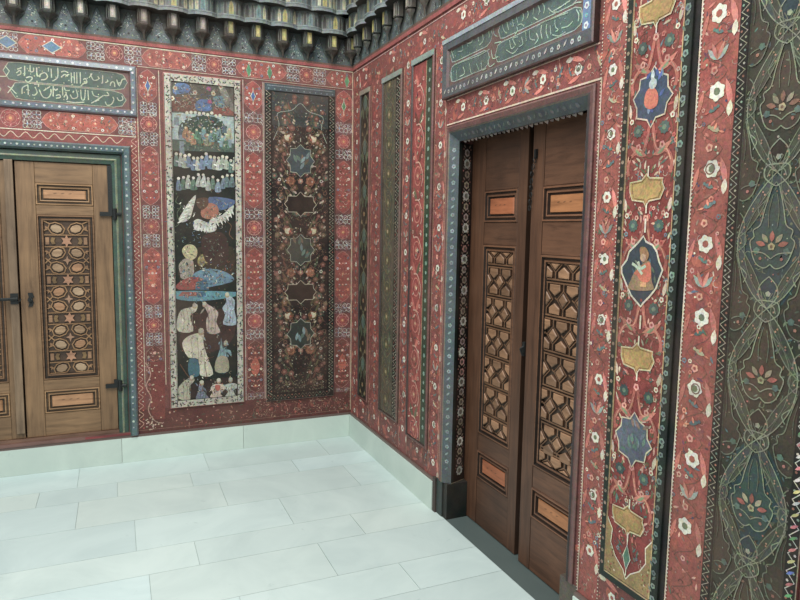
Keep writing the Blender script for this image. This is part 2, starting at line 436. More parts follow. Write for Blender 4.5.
# ---------------------------------------------------------------- end wall
TOP = 2.665
wb = MB(BACK)
for (a, b, c, d) in ((-3.6,-2.70,.17,3.35), (-1.55,0.35,0,3.35), (-2.70,-1.55,2.0,3.35), (-2.70,-1.55,0,.17)):
    wb.box(a, b, c, d, -.12, 0, (118,66,60))
wb.box(-3.6, .35, 0, 3.35, -.2, -.13, (60,50,44))
# pilasters
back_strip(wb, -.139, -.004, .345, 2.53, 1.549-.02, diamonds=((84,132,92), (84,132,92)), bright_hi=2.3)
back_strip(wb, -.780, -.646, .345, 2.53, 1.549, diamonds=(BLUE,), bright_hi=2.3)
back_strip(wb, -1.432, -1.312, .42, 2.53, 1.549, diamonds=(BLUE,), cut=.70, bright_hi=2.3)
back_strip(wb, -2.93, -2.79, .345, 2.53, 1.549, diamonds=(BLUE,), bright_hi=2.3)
for u in (-.139, -.646, -.780, -.004): wb.line([(u, .345), (u, 2.53)], .006, (190,164,150), 6)
for u in (-1.436, -1.306): wb.line([(u, .5), (u, 2.53)], .005, (200,176,150), 6)
wb.rect(-1.49, .19, -1.436, 2.24, (134,62,54), 0)
P = []; z = .22; k = 0
while z < 2.22:
    P.append((-1.463+(.014 if k % 2 else -.014), z)); z += .03; k += 1
wb.bez(P, .0035, (206,160,132), 2)
for i, p in enumerate(P):
    wb.circ((-1.463-(p[0]+1.463)*.9, p[1]), .005, jit(rnd.choice([CREAM, PINK, (190,84,62)])), 3, 5)
# repainted plain patch low on the pilaster, with the worn corner ornament
wb.rect(-1.40, .27, -1.315, .66, (122,54,46), 4)
for k in range(70):
    wb.circ((rnd.uniform(-1.44,-1.39) if rnd.random() < .7 else rnd.uniform(-1.4,-1.28), rnd.uniform(.2,.7) if rnd.random() < .7 else rnd.uniform(.2,.3)), rnd.uniform(.003,.007), jit((196,164,140)), 5, 5)
wb.bez([(-1.43,.66),(-1.40,.58),(-1.43,.5),(-1.40,.42),(-1.42,.34),(-1.38,.26),(-1.33,.24)], .006, (186,140,120), 5)
# top band
hs = hstrip(wb)
wb.rect(-3.6, 2.545, -.004, TOP, (140,68,62), 0)
u = -.05; k = 0
seq = [('cart',.20),('lace',.09),('med',.10),('lace',.09),('cart',.34),('lace',.09),('med',.10),('lace',.09),('cart',.30),('lace',.10),('med',.11),('lace',.10),('cart',.36),('lace',.1)]
u = -.004
for t, w in seq*2:
    a, b = u-w, u
    if a < -3.5: break
    if t == 'cart': cartouche(hs, 2.548, a, TOP-.004, b, None, jit((156,72,60),.06))
    elif t == 'lace': lace(hs, 2.548, a, TOP-.004, b)
    else: hs.rect(2.548, a, TOP-.004, b, (124,64,60), 1); medallion(hs, ((2.548+TOP)/2, (a+b)/2), .05)
    u = a
for uc in (-.05, -.60, -.74):
    D = [(uc-.017,2.595),(uc,2.55),(uc+.017,2.595),(uc,2.64)]; wb.poly(D, (84,140,96), 6); wb.line(D, .003, PALE, 7, True)
for uc in (-2.13,-1.9):
    D = [(uc-.05,2.6),(uc,2.565),(uc+.05,2.6),(uc,2.635)]; wb.poly(D, (90,130,160), 6); wb.line(D, .005, CREAM, 7, True)
wb.line([(-3.6, TOP-.003), (-.004, TOP-.003)], .007, (204,190,166), 6)
wb.line([(-1.43, 2.542), (-.004, 2.542)], .004, (190,170,150), 6)
wb.line([(-.006,.2),(-.006,TOP)], .006, (196,170,140), 6)
# band between the writing and the door frame
wb.rect(-3.6, 2.045, -1.436, 2.235, (140,66,60), 0)
u = -1.45
for t, w in [('lace',.1),('cart',.42),('lace',.1),('med',.12),('lace',.1),('cart',.42),('lace',.1),('med',.12)]*2:
    a, b = u-w, u
    if a < -3.5: break
    if t == 'cart': cartouche(hs, 2.115, a, 2.228, b, None, jit((170,78,58),.06))
    elif t == 'lace': lace(hs, 2.115, a, 2.228, b)
    else: medallion(hs, (2.17, (a+b)/2), .052)
    u = a
wb.line([(-3.6, 2.108), (-1.45, 2.108)], .005, CREAM, 6)
P = [(-3.5+.038*i, 2.062 if i % 2 else 2.095) for i in range(53)]
wb.bez(P, .0045, (214,186,160), 3)
for p in P: wb.flower((p[0], 2.157-p[1]-.0), .009, jit(rnd.choice([CREAM, (190,70,56), PINK])), None, 3)
# bottom band: dark worn red with remnants
wb.rect(-1.49, .185, -.004, .343, (100,52,46), 0)
for k in range(260):
    x = rnd.uniform(-1.3, -.01); zz = rnd.uniform(.2,.335)
    if rnd.random() < .5 and x < -.75: continue
    if rnd.random() < .5: wb.circ((x, zz), rnd.uniform(.003,.006), jit(rnd.choice([(186,136,112),(160,104,84),(200,170,140),(180,80,56)])), 3, 5)
    else: wb.leaf((x, zz), rnd.uniform(0,6.3), .03, .007, jit(rnd.choice([(170,120,100),(150,92,72),(84,96,76)])), 2, rnd.uniform(-10,10))
clutter(wb, -.75, .20, -.01, .335, 1500, [(150,104,90),(120,72,60),(170,130,110),(134,60,50),(100,90,76)])
for k in range(7): wb.ring((-.1-.1*k, .265), .030, .003, (140,88,74), 4); wb.flower((-.1-.1*k, .265), .014, (138,66,52), None, 4)
wb.line([(-1.49,.205),(-.004,.205)], .004, (140,96,80), 4)
tag(wb.build('wall_back', M_PAINT, base=(0,0,0)), 'red painted wooden end wall with lace and cartouche pilasters', 'wall', kind='structure')

# ---------------------------------------------------------------- right wall
ws = MB(SIDE)
for (a, b, c, d) in ((-.1,1.50,0,3.35), (2.575,4.5,0,3.35), (1.50,2.575,2.04,3.35)):
    ws.box(a, b, c, d, -.35 if a > 2 else -.3, 0, (118,62,56))
ws.box(-.1, 4.5, 0, 3.35, -.5, -.4, (40,34,30))  # unseen closing wall, coloured dark so the gap between the leaves looks shadowed
RG = (140,68,62)
scatter(ws, .004, .168, .185, 2.66, 1.30, ground=RG, big=.018)
scatter(ws, .365, .591, .185, 2.66, 1.36, ground=RG, big=.018)
scatter(ws, .885, 1.033, .185, 2.66, 1.42, ground=RG, big=.021)
scatter(ws, 1.309, 1.458, .185, 2.66, 1.35, ground=RG, big=.021)
scatter(ws, 2.611, 2.735, .185, 2.66, 1.46, ground=(152,72,60), big=.022)
scatter(ws, 3.025, 3.168, .185, 2.66, 1.524, ground=(154,72,58), big=.028, lim=.6)
scatter(ws, 3.50, 4.4, .185, 2.66, 1.524, ground=(154,72,58), dens=2)
sh = hstrip(ws)
for (a, b) in ((.16,.37),(.585,.89),(1.02,1.32)):           # above and below the narrow panels
    scatter(sh, 2.51, 2.655, a, b, (a+b)/2, ground=RG, big=.018)
    scatter(sh, .185, .345, a, b, (a+b)/2, ground=(124,64,58), big=.018)
scatter(sh, 2.53, 2.655, 1.45, 2.60, 1.6, ground=RG, big=.024)
scatter(sh, 2.095, 2.215, 1.45, 2.60, 1.62, ground=RG, big=.022)
scatter(sh, .185, .33, 2.72, 3.04, 2.8, ground=(124,64,58), big=.02)
scatter(sh, 2.50, 2.655, 2.72, 3.5, 2.8, ground=RG, big=.024)
scatter(sh, .185, .30, 3.15, 3.5, 3.3, ground=(124,64,58), big=.02)
for u in (.012,.376,.575,.905,1.022,1.44,1.32): ws.line([(u,.2),(u,2.5)], .006, (184,134,110), 6)
for u in (3.033, 3.166): ws.line([(u,.19),(u,2.66)], .005, (216,196,172), 6); dotline(ws, (u+.004,.19), (u+.004,2.6), .012, .003, CREAM, 7)
ws.line([(2.617,.19),(2.617,2.09)], .005, (206,180,156), 6); dotline(ws, (2.612,.19), (2.612,2.6), .012, .003, CREAM, 7)
dotline(ws, (2.727,.19), (2.727,2.6), .014, .003, CREAM, 7)
ws.line([(1.455,2.092),(2.617,2.092)], .007, (214,190,166), 6); ws.line([(1.455,.2),(1.455,2.092)], .005, (196,150,128), 6)
ws.line([(1.45,2.216),(2.60,2.216)], .005, (206,170,150), 6)
ws.line([(0,2.655),(4.4,2.655)], .005, (200,160,150), 6)
tag(ws.build('wall_right', M_PAINT, base=(0,0,0)), 'red painted side wall strewn with flowers and birds', 'wall', kind='structure')

# red cyma under the cornices
for nm, fr, a, b, lb in (('trim_1', BACK, -3.6, 0, 'plain red moulding under the cornice of the end wall'), ('trim_2', SIDE, 0, 4.4, 'plain red moulding under the cornice of the right wall')):
    t = MB(fr)
    for (z0, h0), (z1, h1), c in (((2.668,.002),(2.670,.008),(156,72,68)), ((2.670,.008),(2.688,.013),(176,84,80)), ((2.688,.013),(2.70,.016),(120,88,76)), ((2.70,.016),(2.70,0),(120,74,60))):
        t.face([fr(a,z0,h0), fr(b,z0,h0), fr(b,z1,h1), fr(a,z1,h1)], c)
    tag(t.build(nm, M_PAINT, base=(0,0,0)), lb, 'moulding', kind='structure')

# ---------------------------------------------------------------- painted panels (each one a thing: frame + painted field)
def panel_root(name, fr, u, z, label, cat='painted panel', group=None):
    return tag(empty(name, fr(u, z, 0)), label, cat, group)
INK = (184,190,160)
# --- writing above the end-wall door
pr = panel_root('inscription_panel', BACK, -2.0, 2.235, 'long green panel with pale writing in a blue frame above the left door')
f = MB(BACK)
f.mould(-3.3, -1.438, 2.232, 2.538, [(0,0),(0,.012),(.008,.02),(.034,.026),(.042,.012),(.044,.006)], [(96,80,84),(120,116,122),(116,128,138),(120,90,86),(90,70,66)])
for z in (2.254, 2.516):
    for k in range(46): f.flower((-3.27+.04*k, z), .008 if k % 2 else .005, jit((206,206,206)), None, 62)
for k in range(6): f.flower((-1.46, 2.27+.045*k), .008 if k % 2 else .005, jit((206,206,206)), None, 62)
f.build('moulded_frame', M_GLOSS, pr)
g = MB(BACK, .006)
g.rect(-3.256, 2.276, -1.482, 2.494, (112,74,70), 0)
for (a, b, zz0, zz1) in ((-2.155,-1.49,2.385,2.49),(-2.125,-1.50,2.28,2.378),(-2.75,-2.20,2.385,2.49),(-2.75,-2.17,2.28,2.378)):
    w = .045; P = [(a,(zz0+zz1)/2),(a+w*.6,zz0+.006),(a+w*1.6,zz0),(b-w*1.6,zz0),(b-w*.5,zz0+.012),(b,(zz0+zz1)/2),(b-w*.5,zz1-.012),(b-w*1.6,zz1),(a+w*1.6,zz1),(a+w*.6,zz1-.006)]
    g.poly(P, (70,94,84), 1); g.line(P, .0045, (160,160,136), 2, True)
g.line([(-2.144,2.463),(-2.123,2.436),(-2.142,2.404),(-2.173,2.401)], .005, INK, 3)
g.line([(-2.135,2.350),(-2.118,2.337),(-2.093,2.309)], .005, INK, 3); g.line([(-2.104,2.358),(-2.137,2.310)], .005, INK, 3)
for S in ([(-2.044,2.474),(-2.045,2.449),(-2.047,2.419)], [(-2.016,2.482),(-2.017,2.447),(-2.011,2.443),(-2.000,2.449),(-1.999,2.469)], [(-1.983,2.471),(-1.982,2.426),(-1.973,2.426)],
  [(-1.921,2.478),(-1.922,2.455)], [(-1.907,2.474),(-1.907,2.421)], [(-1.872,2.483),(-1.875,2.427),(-1.903,2.402)], [(-1.963,2.403),(-1.940,2.408),(-1.928,2.427),(-1.941,2.446),(-1.964,2.435),(-1.969,2.417)],
  [(-2.045,2.394),(-2.029,2.382),(-2.008,2.406),(-2.017,2.415),(-2.040,2.407)], [(-2.088,2.429),(-2.069,2.446),(-2.066,2.427),(-2.084,2.415)], [(-2.083,2.450),(-2.060,2.462)], [(-2.064,2.312),(-2.060,2.348),(-2.030,2.368)],
  [(-2.032,2.365),(-2.032,2.310)], [(-1.996,2.359),(-1.986,2.330),(-1.998,2.312),(-2.012,2.312)], [(-1.974,2.346),(-1.958,2.307),(-1.932,2.302),(-1.914,2.327),(-1.913,2.355)], [(-1.916,2.370),(-1.952,2.341)],
  [(-1.900,2.374),(-1.902,2.313)], [(-1.888,2.319),(-1.869,2.326),(-1.865,2.311),(-1.888,2.304)], [(-1.851,2.374),(-1.851,2.323)], [(-1.842,2.375),(-1.835,2.355),(-1.812,2.357)], [(-2.000,2.374),(-1.978,2.376),(-1.978,2.361)],
  [(-1.855,2.460),(-1.836,2.467),(-1.817,2.459)], [(-1.856,2.429),(-1.837,2.447),(-1.820,2.438)], [(-1.896,2.359),(-1.887,2.350),(-1.877,2.361)], [(-2.042,2.339),(-2.025,2.336)], [(-1.846,2.313),(-1.831,2.340),(-1.840,2.344)],
  [(-1.801,2.462),(-1.801,2.401)], [(-1.785,2.467),(-1.785,2.402)], [(-1.771,2.468),(-1.772,2.401)], [(-1.752,2.470),(-1.753,2.403)], [(-1.742,2.404),(-1.718,2.412),(-1.724,2.435),(-1.737,2.428)],
  [(-1.723,2.419),(-1.752,2.388)], [(-1.697,2.469),(-1.681,2.431),(-1.652,2.440),(-1.656,2.457)], [(-1.705,2.442),(-1.687,2.470)], [(-1.629,2.465),(-1.631,2.418)], [(-1.616,2.423),(-1.601,2.432),(-1.605,2.442)],
  [(-1.589,2.407),(-1.581,2.429),(-1.566,2.430),(-1.562,2.402)], [(-1.551,2.448),(-1.537,2.412),(-1.519,2.451),(-1.501,2.456)], [(-1.547,2.427),(-1.522,2.432)], [(-1.811,2.333),(-1.798,2.311),(-1.771,2.324),(-1.778,2.365)], [(-1.753,2.367),(-1.750,2.313),(-1.735,2.312),(-1.727,2.370)],
  [(-1.714,2.368),(-1.712,2.311)], [(-1.698,2.292),(-1.668,2.313),(-1.628,2.345)], [(-1.608,2.368),(-1.598,2.348),(-1.626,2.346)], [(-1.620,2.309),(-1.609,2.288),(-1.585,2.296),(-1.570,2.325),(-1.576,2.342)], [(-1.552,2.340),(-1.540,2.322),(-1.519,2.331),(-1.524,2.353)],
  [(-1.831,2.290),(-1.784,2.288),(-1.736,2.295)], [(-1.691,2.365),(-1.682,2.340),(-1.653,2.333)], [(-1.826,2.444),(-1.812,2.451)], [(-1.796,2.345),(-1.791,2.356)], [(-1.678,2.304),(-1.653,2.317)], [(-1.835,2.336),(-1.826,2.316),(-1.831,2.300)]):
    g.bez(S, .0062, jit(INK,.06), 4)
for k in range(70): g.circ((rnd.uniform(-2.1,-1.53), rnd.uniform(2.29,2.48)), .0035, jit(rnd.choice([INK,(196,190,150),(110,140,130)])), 3, 5)
g.build('written_field', M_GLOSS, pr)

# --- tall panel with the small painted scenes
pr = panel_root('picture_panel', BACK, -1.035, .345, 'tall narrow panel painted with small scenes of people, in a white speckled border')
f = MB(BACK)
f.mould(-1.282, -.793, .338, 2.522, [(0,0),(0,.014),(.004,.016),(.048,.016),(.050,.008)], [(120,60,54),(180,110,96),(188,184,166),(40,36,32)])
def specks(u0,u1,z0,z1,n):
    for k in range(n):
        c = (rnd.uniform(u0,u1), rnd.uniform(z0,z1)); q = rnd.random()
        f.leaf(c, rnd.uniform(0,6.3), rnd.uniform(.012,.022), .007, jit(rnd.choice([(66,60,56),(60,84,70),(112,60,56),(88,92,110),(60,56,50)])), 42)
specks(-1.275,-1.24,.36,2.5,230); specks(-.838,-.805,.36,2.5,230); specks(-1.26,-.81,.348,.378,55); specks(-1.26,-.81,2.482,2.512,55)
for u in (-1.277,-1.238,-.84,-.799): f.line([(u,.345),(u,2.515)], .003, (70,60,56), 42)
f.build('speckled_border', M_PAINT, pr)
g = MB(BACK, .008)
g.rect(-1.234, .388, -.841, 2.474, (38,42,36), 0)
def B6(): pass
SC = [
 # top: hillside with blue canopies
 ((88,86,76), [(-1.235,2.472),(-0.842,2.503),(-0.838,2.284),(-1.237,2.277)]),
 ((112,72,60), [(-1.232,2.372),(-1.088,2.385),(-1.078,2.291),(-1.234,2.286)]), ((130,74,60), [(-0.973,2.338),(-0.843,2.349),(-0.844,2.290),(-0.974,2.284)]),
 ((124,122,110), [(-0.936,2.470),(-0.901,2.468),(-0.846,2.361),(-0.844,2.314),(-0.903,2.368)]),
 ((78,110,152), [(-1.205,2.457),(-1.154,2.469),(-1.115,2.446),(-1.133,2.410),(-1.201,2.395),(-1.225,2.407)]), ((74,106,150), [(-1.077,2.361),(-1.031,2.379),(-0.994,2.365),(-0.991,2.310),(-1.080,2.307)]),
 ((84,120,132), [(-0.973,2.396),(-0.914,2.408),(-0.901,2.344),(-0.927,2.332),(-0.962,2.356)]), ((150,112,76), [(-1.162,2.390),(-1.122,2.399),(-1.112,2.348),(-1.163,2.332)]),
 # middle: pavilion and gathering
 ((160,176,172), [(-1.239,2.277),(-0.838,2.281),(-0.841,2.108),(-1.240,2.109)]),
 ((64,76,64), [(-1.194,2.168),(-1.171,2.222),(-1.102,2.259),(-1.021,2.275),(-0.939,2.260),(-0.899,2.214),(-0.903,2.154),(-0.965,2.102),(-1.082,2.100),(-1.184,2.122)]),
 ((78,96,84), [(-1.240,2.109),(-0.841,2.108),(-0.842,2.050),(-1.242,2.037)]),
 ((132,92,66), [(-1.070,2.130),(-1.034,2.162),(-0.982,2.142),(-0.977,2.089),(-1.047,2.082)]), ((150,82,60), [(-0.964,2.197),(-0.938,2.211),(-0.934,2.182),(-0.958,2.168)]),
 # the flying figure with wings
 ((66,48,42), [(-1.052,1.491),(-0.941,1.519),(-0.890,1.452),(-0.905,1.303),(-1.023,1.304),(-1.060,1.398)]),
 ((196,194,178), [(-1.094,1.759),(-1.112,1.674),(-1.133,1.608),(-1.177,1.579),(-1.205,1.594),(-1.182,1.640),(-1.143,1.706)]), ((190,188,172), [(-0.849,1.695),(-0.874,1.627),(-0.940,1.583),(-1.006,1.574),(-0.999,1.605),(-0.927,1.633),(-0.873,1.688)]),
 ((76,96,130), [(-1.009,1.749),(-0.846,1.735),(-0.860,1.695),(-0.926,1.666),(-1.004,1.664)]), ((158,98,74), [(-1.062,1.662),(-1.016,1.710),(-0.958,1.692),(-0.953,1.632),(-1.005,1.604),(-1.056,1.616)]),
 ((86,62,48), [(-1.086,1.734),(-1.022,1.742),(-1.017,1.697),(-1.056,1.663),(-1.087,1.688)]),
 ((188,190,180), [(-1.114,1.580),(-1.082,1.603),(-1.025,1.581),(-0.973,1.578),(-0.967,1.532),(-1.013,1.515),(-1.051,1.524),(-1.102,1.530)]),
 ((184,174,132), [(-1.187,1.398),(-1.161,1.431),(-1.117,1.431),(-1.092,1.398),(-1.099,1.351),(-1.138,1.331),(-1.175,1.358)]), ((142,128,78), [(-1.087,1.345),(-1.054,1.371),(-1.033,1.338),(-1.055,1.291),(-1.087,1.298)]),
 ((150,138,124), [(-1.208,1.305),(-1.163,1.345),(-1.119,1.325),(-1.121,1.225),(-1.191,1.206),(-1.205,1.252)]), ((98,132,150), [(-1.120,1.238),(-1.043,1.271),(-0.945,1.263),(-0.866,1.221),(-0.873,1.180),(-1.077,1.143),(-1.115,1.185)]),
 ((142,66,58), [(-1.223,1.173),(-1.140,1.218),(-1.057,1.204),(-1.077,1.143),(-1.211,1.136)]), ((66,106,128), [(-1.102,1.184),(-1.037,1.203),(-1.019,1.131),(-1.109,1.133)]),
 # the carpet under them
 ((86,134,146), [(-1.236,1.127),(-0.834,1.111),(-0.868,1.077),(-1.092,1.056),(-1.237,1.078)]), ((150,86,76), [(-1.192,1.122),(-1.078,1.117),(-1.104,1.090),(-1.218,1.093)]), ((58,92,120), [(-1.103,1.117),(-1.045,1.122),(-1.039,1.088),(-1.091,1.079)]),
]
for c, P in SC:
    g.poly(P if len(P) <= 4 else spline(P, True, 3), jit(c,.04), 2)
    us = [p[0] for p in P]; zs = [p[1] for p in P]; cu, cz = sum(us)/len(us), sum(zs)/len(zs); wu, wz = (max(us)-min(us))*.33, (max(zs)-min(zs))*.33
    for k in range(int(8+wu*wz*9000)):
        q = (cu+rnd.uniform(-wu,wu), cz+rnd.uniform(-wz,wz)); g.leaf(q, rnd.uniform(0,6.3), rnd.uniform(.01,.028), .006, rnd.choice([shade(c,.75), shade(c,1.25), (150,140,120), (90,96,84)]), 3)
def robed(pts, robe, head, skin=(164,138,112), hr=.015):
    g.poly(spline(pts, True, 3), robe, 4); g.circ(head, hr, skin, 5, 9)
    zs = [p[1] for p in pts]; us = [p[0] for p in pts]
    for k in range(3):
        u = min(us)+(max(us)-min(us))*(.3+.2*k); g.bez([(u, min(zs)+.01), (u+.006, (min(zs)+max(zs))/2), (u-.004, max(zs)-.03)], .003, shade(robe,.72), 5)
    cu, cz = sum(us)/len(us), sum(zs)/len(zs)
    for k in range(9): g.leaf((cu+rnd.uniform(-.3,.3)*(max(us)-min(us)), cz+rnd.uniform(-.35,.35)*(max(zs)-min(zs))), rnd.uniform(1,2.2), .022, .006, rnd.choice([shade(robe,.65),shade(robe,1.2),(120,84,66)]), 5)
    g.leaf((head[0], head[1]-.02), rnd.choice([-.9,-2.2]), .05, .012, shade(robe,.85), 5)
    g.circ((head[0], head[1]+hr*.7), hr*.95, jit((186,180,160)), 6, 7)
robed([(-1.137,1.017),(-1.098,1.036),(-1.106,0.989),(-1.145,0.957),(-1.127,0.854),(-1.223,0.859),(-1.228,0.933),(-1.201,0.999)], (190,184,162), [(-1.115,1.020)][0])
robed([(-1.066,1.049),(-1.021,1.027),(-0.962,0.977),(-0.976,0.909),(-0.951,0.839),(-1.030,0.836),(-1.042,0.925),(-1.028,0.966)], (184,164,150), [(-1.051,1.028)][0])
robed([(-0.907,1.099),(-0.852,1.056),(-0.855,0.987),(-0.840,0.889),(-0.930,0.893),(-0.916,0.961),(-0.935,1.003),(-0.908,1.044)], (160,172,182), [(-0.901,1.088)][0])
robed([(-1.147,0.828),(-1.063,0.837),(-1.064,0.776),(-1.039,0.678),(-1.002,0.550),(-1.087,0.550),(-1.098,0.661),(-1.163,0.679),(-1.199,0.776)], (206,196,172), [(-1.076,0.842)][0], hr=.02)
g.poly(spline([(-1.157,0.665),(-1.099,0.654),(-1.094,0.550),(-1.159,0.555)], True, 3), (62,104,116), 5)
robed([(-0.945,0.804),(-0.936,0.727),(-0.886,0.710),(-0.879,0.667),(-0.913,0.697),(-0.901,0.563),(-0.988,0.570),(-0.973,0.666),(-0.953,0.728)], (124,152,158), [(-0.915,0.756)][0])
g.poly(spline([(-0.973,0.666),(-0.906,0.662),(-0.901,0.563),(-0.988,0.570)], True, 3), (158,148,124), 6)
robed([(-1.224,0.485),(-1.152,0.541),(-1.124,0.518),(-1.160,0.472),(-1.155,0.389),(-1.232,0.403)], (178,172,150), [(-1.142,0.530)][0])
robed([(-1.095,0.488),(-1.069,0.492),(-1.069,0.444),(-1.031,0.377),(-1.116,0.385),(-1.102,0.440)], (118,122,138), [(-1.078,0.492)][0])
robed([(-0.996,0.479),(-0.936,0.474),(-0.927,0.438),(-0.957,0.413),(-0.944,0.390),(-1.024,0.391),(-1.008,0.424),(-1.020,0.454)], (206,186,166), [(-0.966,0.497)][0])
g.poly(spline([(-0.990,0.472),(-0.956,0.469),(-0.962,0.434),(-0.986,0.437)], True, 3), (172,84,66), 6)
robed([(-0.916,0.473),(-0.855,0.475),(-0.834,0.445),(-0.869,0.426),(-0.852,0.375),(-0.924,0.381),(-0.903,0.422),(-0.927,0.445)], (186,190,178), [(-0.886,0.496)][0])
def fig(u, z, c):
    t = rnd.uniform(-.008,.008); w = rnd.uniform(.9,1.25)
    g.poly(spline([(u-.015*w,z-.058),(u-.017*w,z-.03),(u-.006+t,z+.012),(u+.008+t,z+.010),(u+.014*w,z-.025),(u+.018*w,z-.055)], True, 3), c, 4)
    g.leaf((u-.01, z-.03), rnd.choice([.3,2.8]), .026, .009, shade(c,1.25), 5); g.leaf((u+.004, z-.055), 1.5, .04, .006, shade(c,.65), 5)
for k in range(15):         # the lightly drawn row of seated and standing guests
    u = -1.21+.0265*k; z = 1.995+rnd.uniform(-.025,.02)
    fig(u, z, jit(rnd.choice([(180,184,176),(104,122,142),(150,156,140),(172,174,160),(84,110,100)]))); g.circ((u, z+.02), .011, jit((200,190,170)), 5, 7)
for k in range(12):
    u = -1.20+.031*k; z = 1.86+rnd.uniform(-.02,.02)
    fig(u, z, jit(rnd.choice([(110,132,132),(170,174,164),(92,116,100),(116,132,146)]))); g.circ((u, z+.02), .010, jit((196,190,172)), 5, 7)
for k in range(13):
    u = -1.15+.023*k; z = 2.13+rnd.uniform(-.05,.05)
    fig(u, z+.022, jit(rnd.choice([(150,150,120),(120,150,150),(150,110,80),(90,120,96)]))); g.circ((u, z+.03), .008, (196,180,150), 5, 6)
for k in range(9): g.circ((-1.14+.026*k, 2.285+rnd.uniform(-.01,.01)), .011, (196,190,172), 4, 7)
for p in [(-1.088,2.414),(-1.001,2.446),(-0.972,2.420),(-1.229,2.366),(-0.925,2.465),(-0.996,2.365),(-1.209,2.431)]: g.flower(p, .016, jit(rnd.choice([(200,190,160),(150,70,120),(190,180,160)])), (160,90,60), 5)
for k in range(8): g.rect(*(lambda u,z:(u,z,u+.03,z+.05))(rnd.choice([-1.22,-1.19,-.92,-.89]), 2.02+.03*k), jit(rnd.choice([(84,100,104),(190,200,196),(120,136,140)])), 3)
for t in range(7):          # feathers
    a = [(-1.111,1.726),(-1.121,1.693),(-1.131,1.667),(-1.145,1.641),(-1.157,1.621),(-1.170,1.601),(-1.183,1.588)][t]; g.leaf(a, 3.6, .035, .009, (224,222,206), 4)
    a = [(-0.867,1.674),(-0.880,1.654),(-0.900,1.633),(-0.920,1.620),(-0.940,1.606),(-0.966,1.596),(-0.990,1.587)][t]; g.leaf(a, -1.2, .045, .01, (224,222,206), 4)
    a = [(-1.095,1.570),(-1.076,1.563),(-1.057,1.557),(-1.038,1.553),(-1.019,1.555),(-0.999,1.558),(-0.980,1.565)][t]; g.leaf(a, -1.7, .04, .012, (214,214,204), 4)
g.bez([(-1.205,1.749),(-1.220,1.710),(-1.187,1.685),(-1.213,1.639),(-1.202,1.574),(-1.228,1.548)], .004, (98,108,84), 3); g.bez([(-0.894,1.587),(-0.868,1.560),(-0.882,1.506),(-0.856,1.473)], .004, (120,84,60), 3)
g.bez([(-1.215,0.635),(-1.178,0.570),(-1.153,0.534)], .006, (104,70,50), 4); g.bez([(-1.061,0.541),(-1.042,0.525),(-1.053,0.637),(-0.993,0.675)], .004, (92,60,46), 4)
for (ua,ub,za,zb,n) in ((-1.2,-.88,2.08,2.28,1800),(-1.22,-.86,2.33,2.46,1200),(-1.19,-.87,1.17,1.33,2200),(-1.2,-.87,.42,.56,1500),(-1.2,-.87,.62,.98,500),(-1.18,-.9,1.42,1.62,700)):
    clutter(g, ua, za, ub, zb, n, [(204,200,184),(120,150,160),(70,92,120),(170,150,120),(60,56,48),(150,84,66),(92,108,86),(50,60,54)], 6)
for k in range(160): g.leaf((rnd.uniform(-1.225,-.855), rnd.uniform(.4,1.8)), rnd.uniform(0,6.3), .014, .006, jit(rnd.choice([(70,84,60),(96,66,48),(60,70,52),(110,112,90)])), 1)
for z0_, z1_, c in ((1.18,1.42,(58,50,38)),(.72,.98,(66,48,42)),(.40,.52,(54,42,38))):
    g.poly(spline([(-1.2,z0_),(-.9,z0_+.02),(-.86,z1_),(-1.15,z1_-.03)], True, 3), c, 1)
g.build('painted_field', M_PAINT, pr)

# --- dark floral panel of the end wall
pr = panel_root('floral_panel', BACK, -.389, .33, 'tall dark brown floral panel with star medallions, near the corner of the end wall')
f = MB(BACK)
f.mould(-.641, -.138, .325, 2.527, [(0,.003),(0,.012),(.003,.014),(.05,.014),(.052,.008)], [(120,60,54),(150,130,120),(34,30,28),(30,28,26)])
f2 = MB(BACK, .0146)
zigzag(f2, -.636, -.592, .37, 2.48, .026, (30,28,26), (150,142,122), 0); zigzag(f2, -.187, -.143, .37, 2.48, .026, (30,28,26), (150,142,122), 0)
zz = hstrip(f2); zigzag(zz, .33, .372, -.636, -.143, .026, (34,30,28), (110,96,80), 0)
f2.rect(-.636, 2.478, -.143, 2.522, (70,84,90), 0); f2.line([(-.62,2.51),(-.16,2.51)], .003, (150,160,160), 1); dotline(f2, (-.61,2.49), (-.16,2.49), .04, .005, (140,156,160), 1)  # blue-grey of the top band is sheen painted into its colour
f.V += []; n0 = len(f.V)
f.F += [tuple(i+n0 for i in q) for q in f2.F]; f.V += f2.V; f.C += f2.C
f.build('zigzag_border', M_PAINT, pr)
g = MB(BACK, .008); A = -.389
g.rect(-.592, .372, -.187, 2.478, (46,36,33), 0)
g.poly([(-.592,2.25),(-.187,2.25),(-.187,2.478),(-.592,2.478)], (60,64,62), 1)
def mir(fn, L):
    for u, z in L:
        for s_ in (-1,1): fn(A+s_*u, z, s_)
g.bez([(A-.19,2.15),(A-.15,2.25),(A-.16,2.33),(A-.06,2.36),(A,2.41),(A+.06,2.36),(A+.16,2.33),(A+.15,2.25),(A+.19,2.15)], .004, (160,166,150), 3)
star_z = [(2.02,(64,76,80)), (1.40,(62,68,62)), (.80,(56,60,54))]
for z, c in star_z:
    g.star((A,z), .100, .112, 8, c, 5, (164,164,144), .0045, .80)
    g.line([(A,z+.13),(A,z+.155)], .006, (164,164,144), 6); g.line([(A,z-.13),(A,z-.15)], .006, (164,164,144), 6)
    for k in range(7): g.leaf((A+rnd.uniform(-.05,.05), z+rnd.uniform(-.07,.05)), rnd.uniform(.8,2.3), .06, .022, jit(rnd.choice([(120,140,140),(90,110,100),(110,92,74)])), 7)
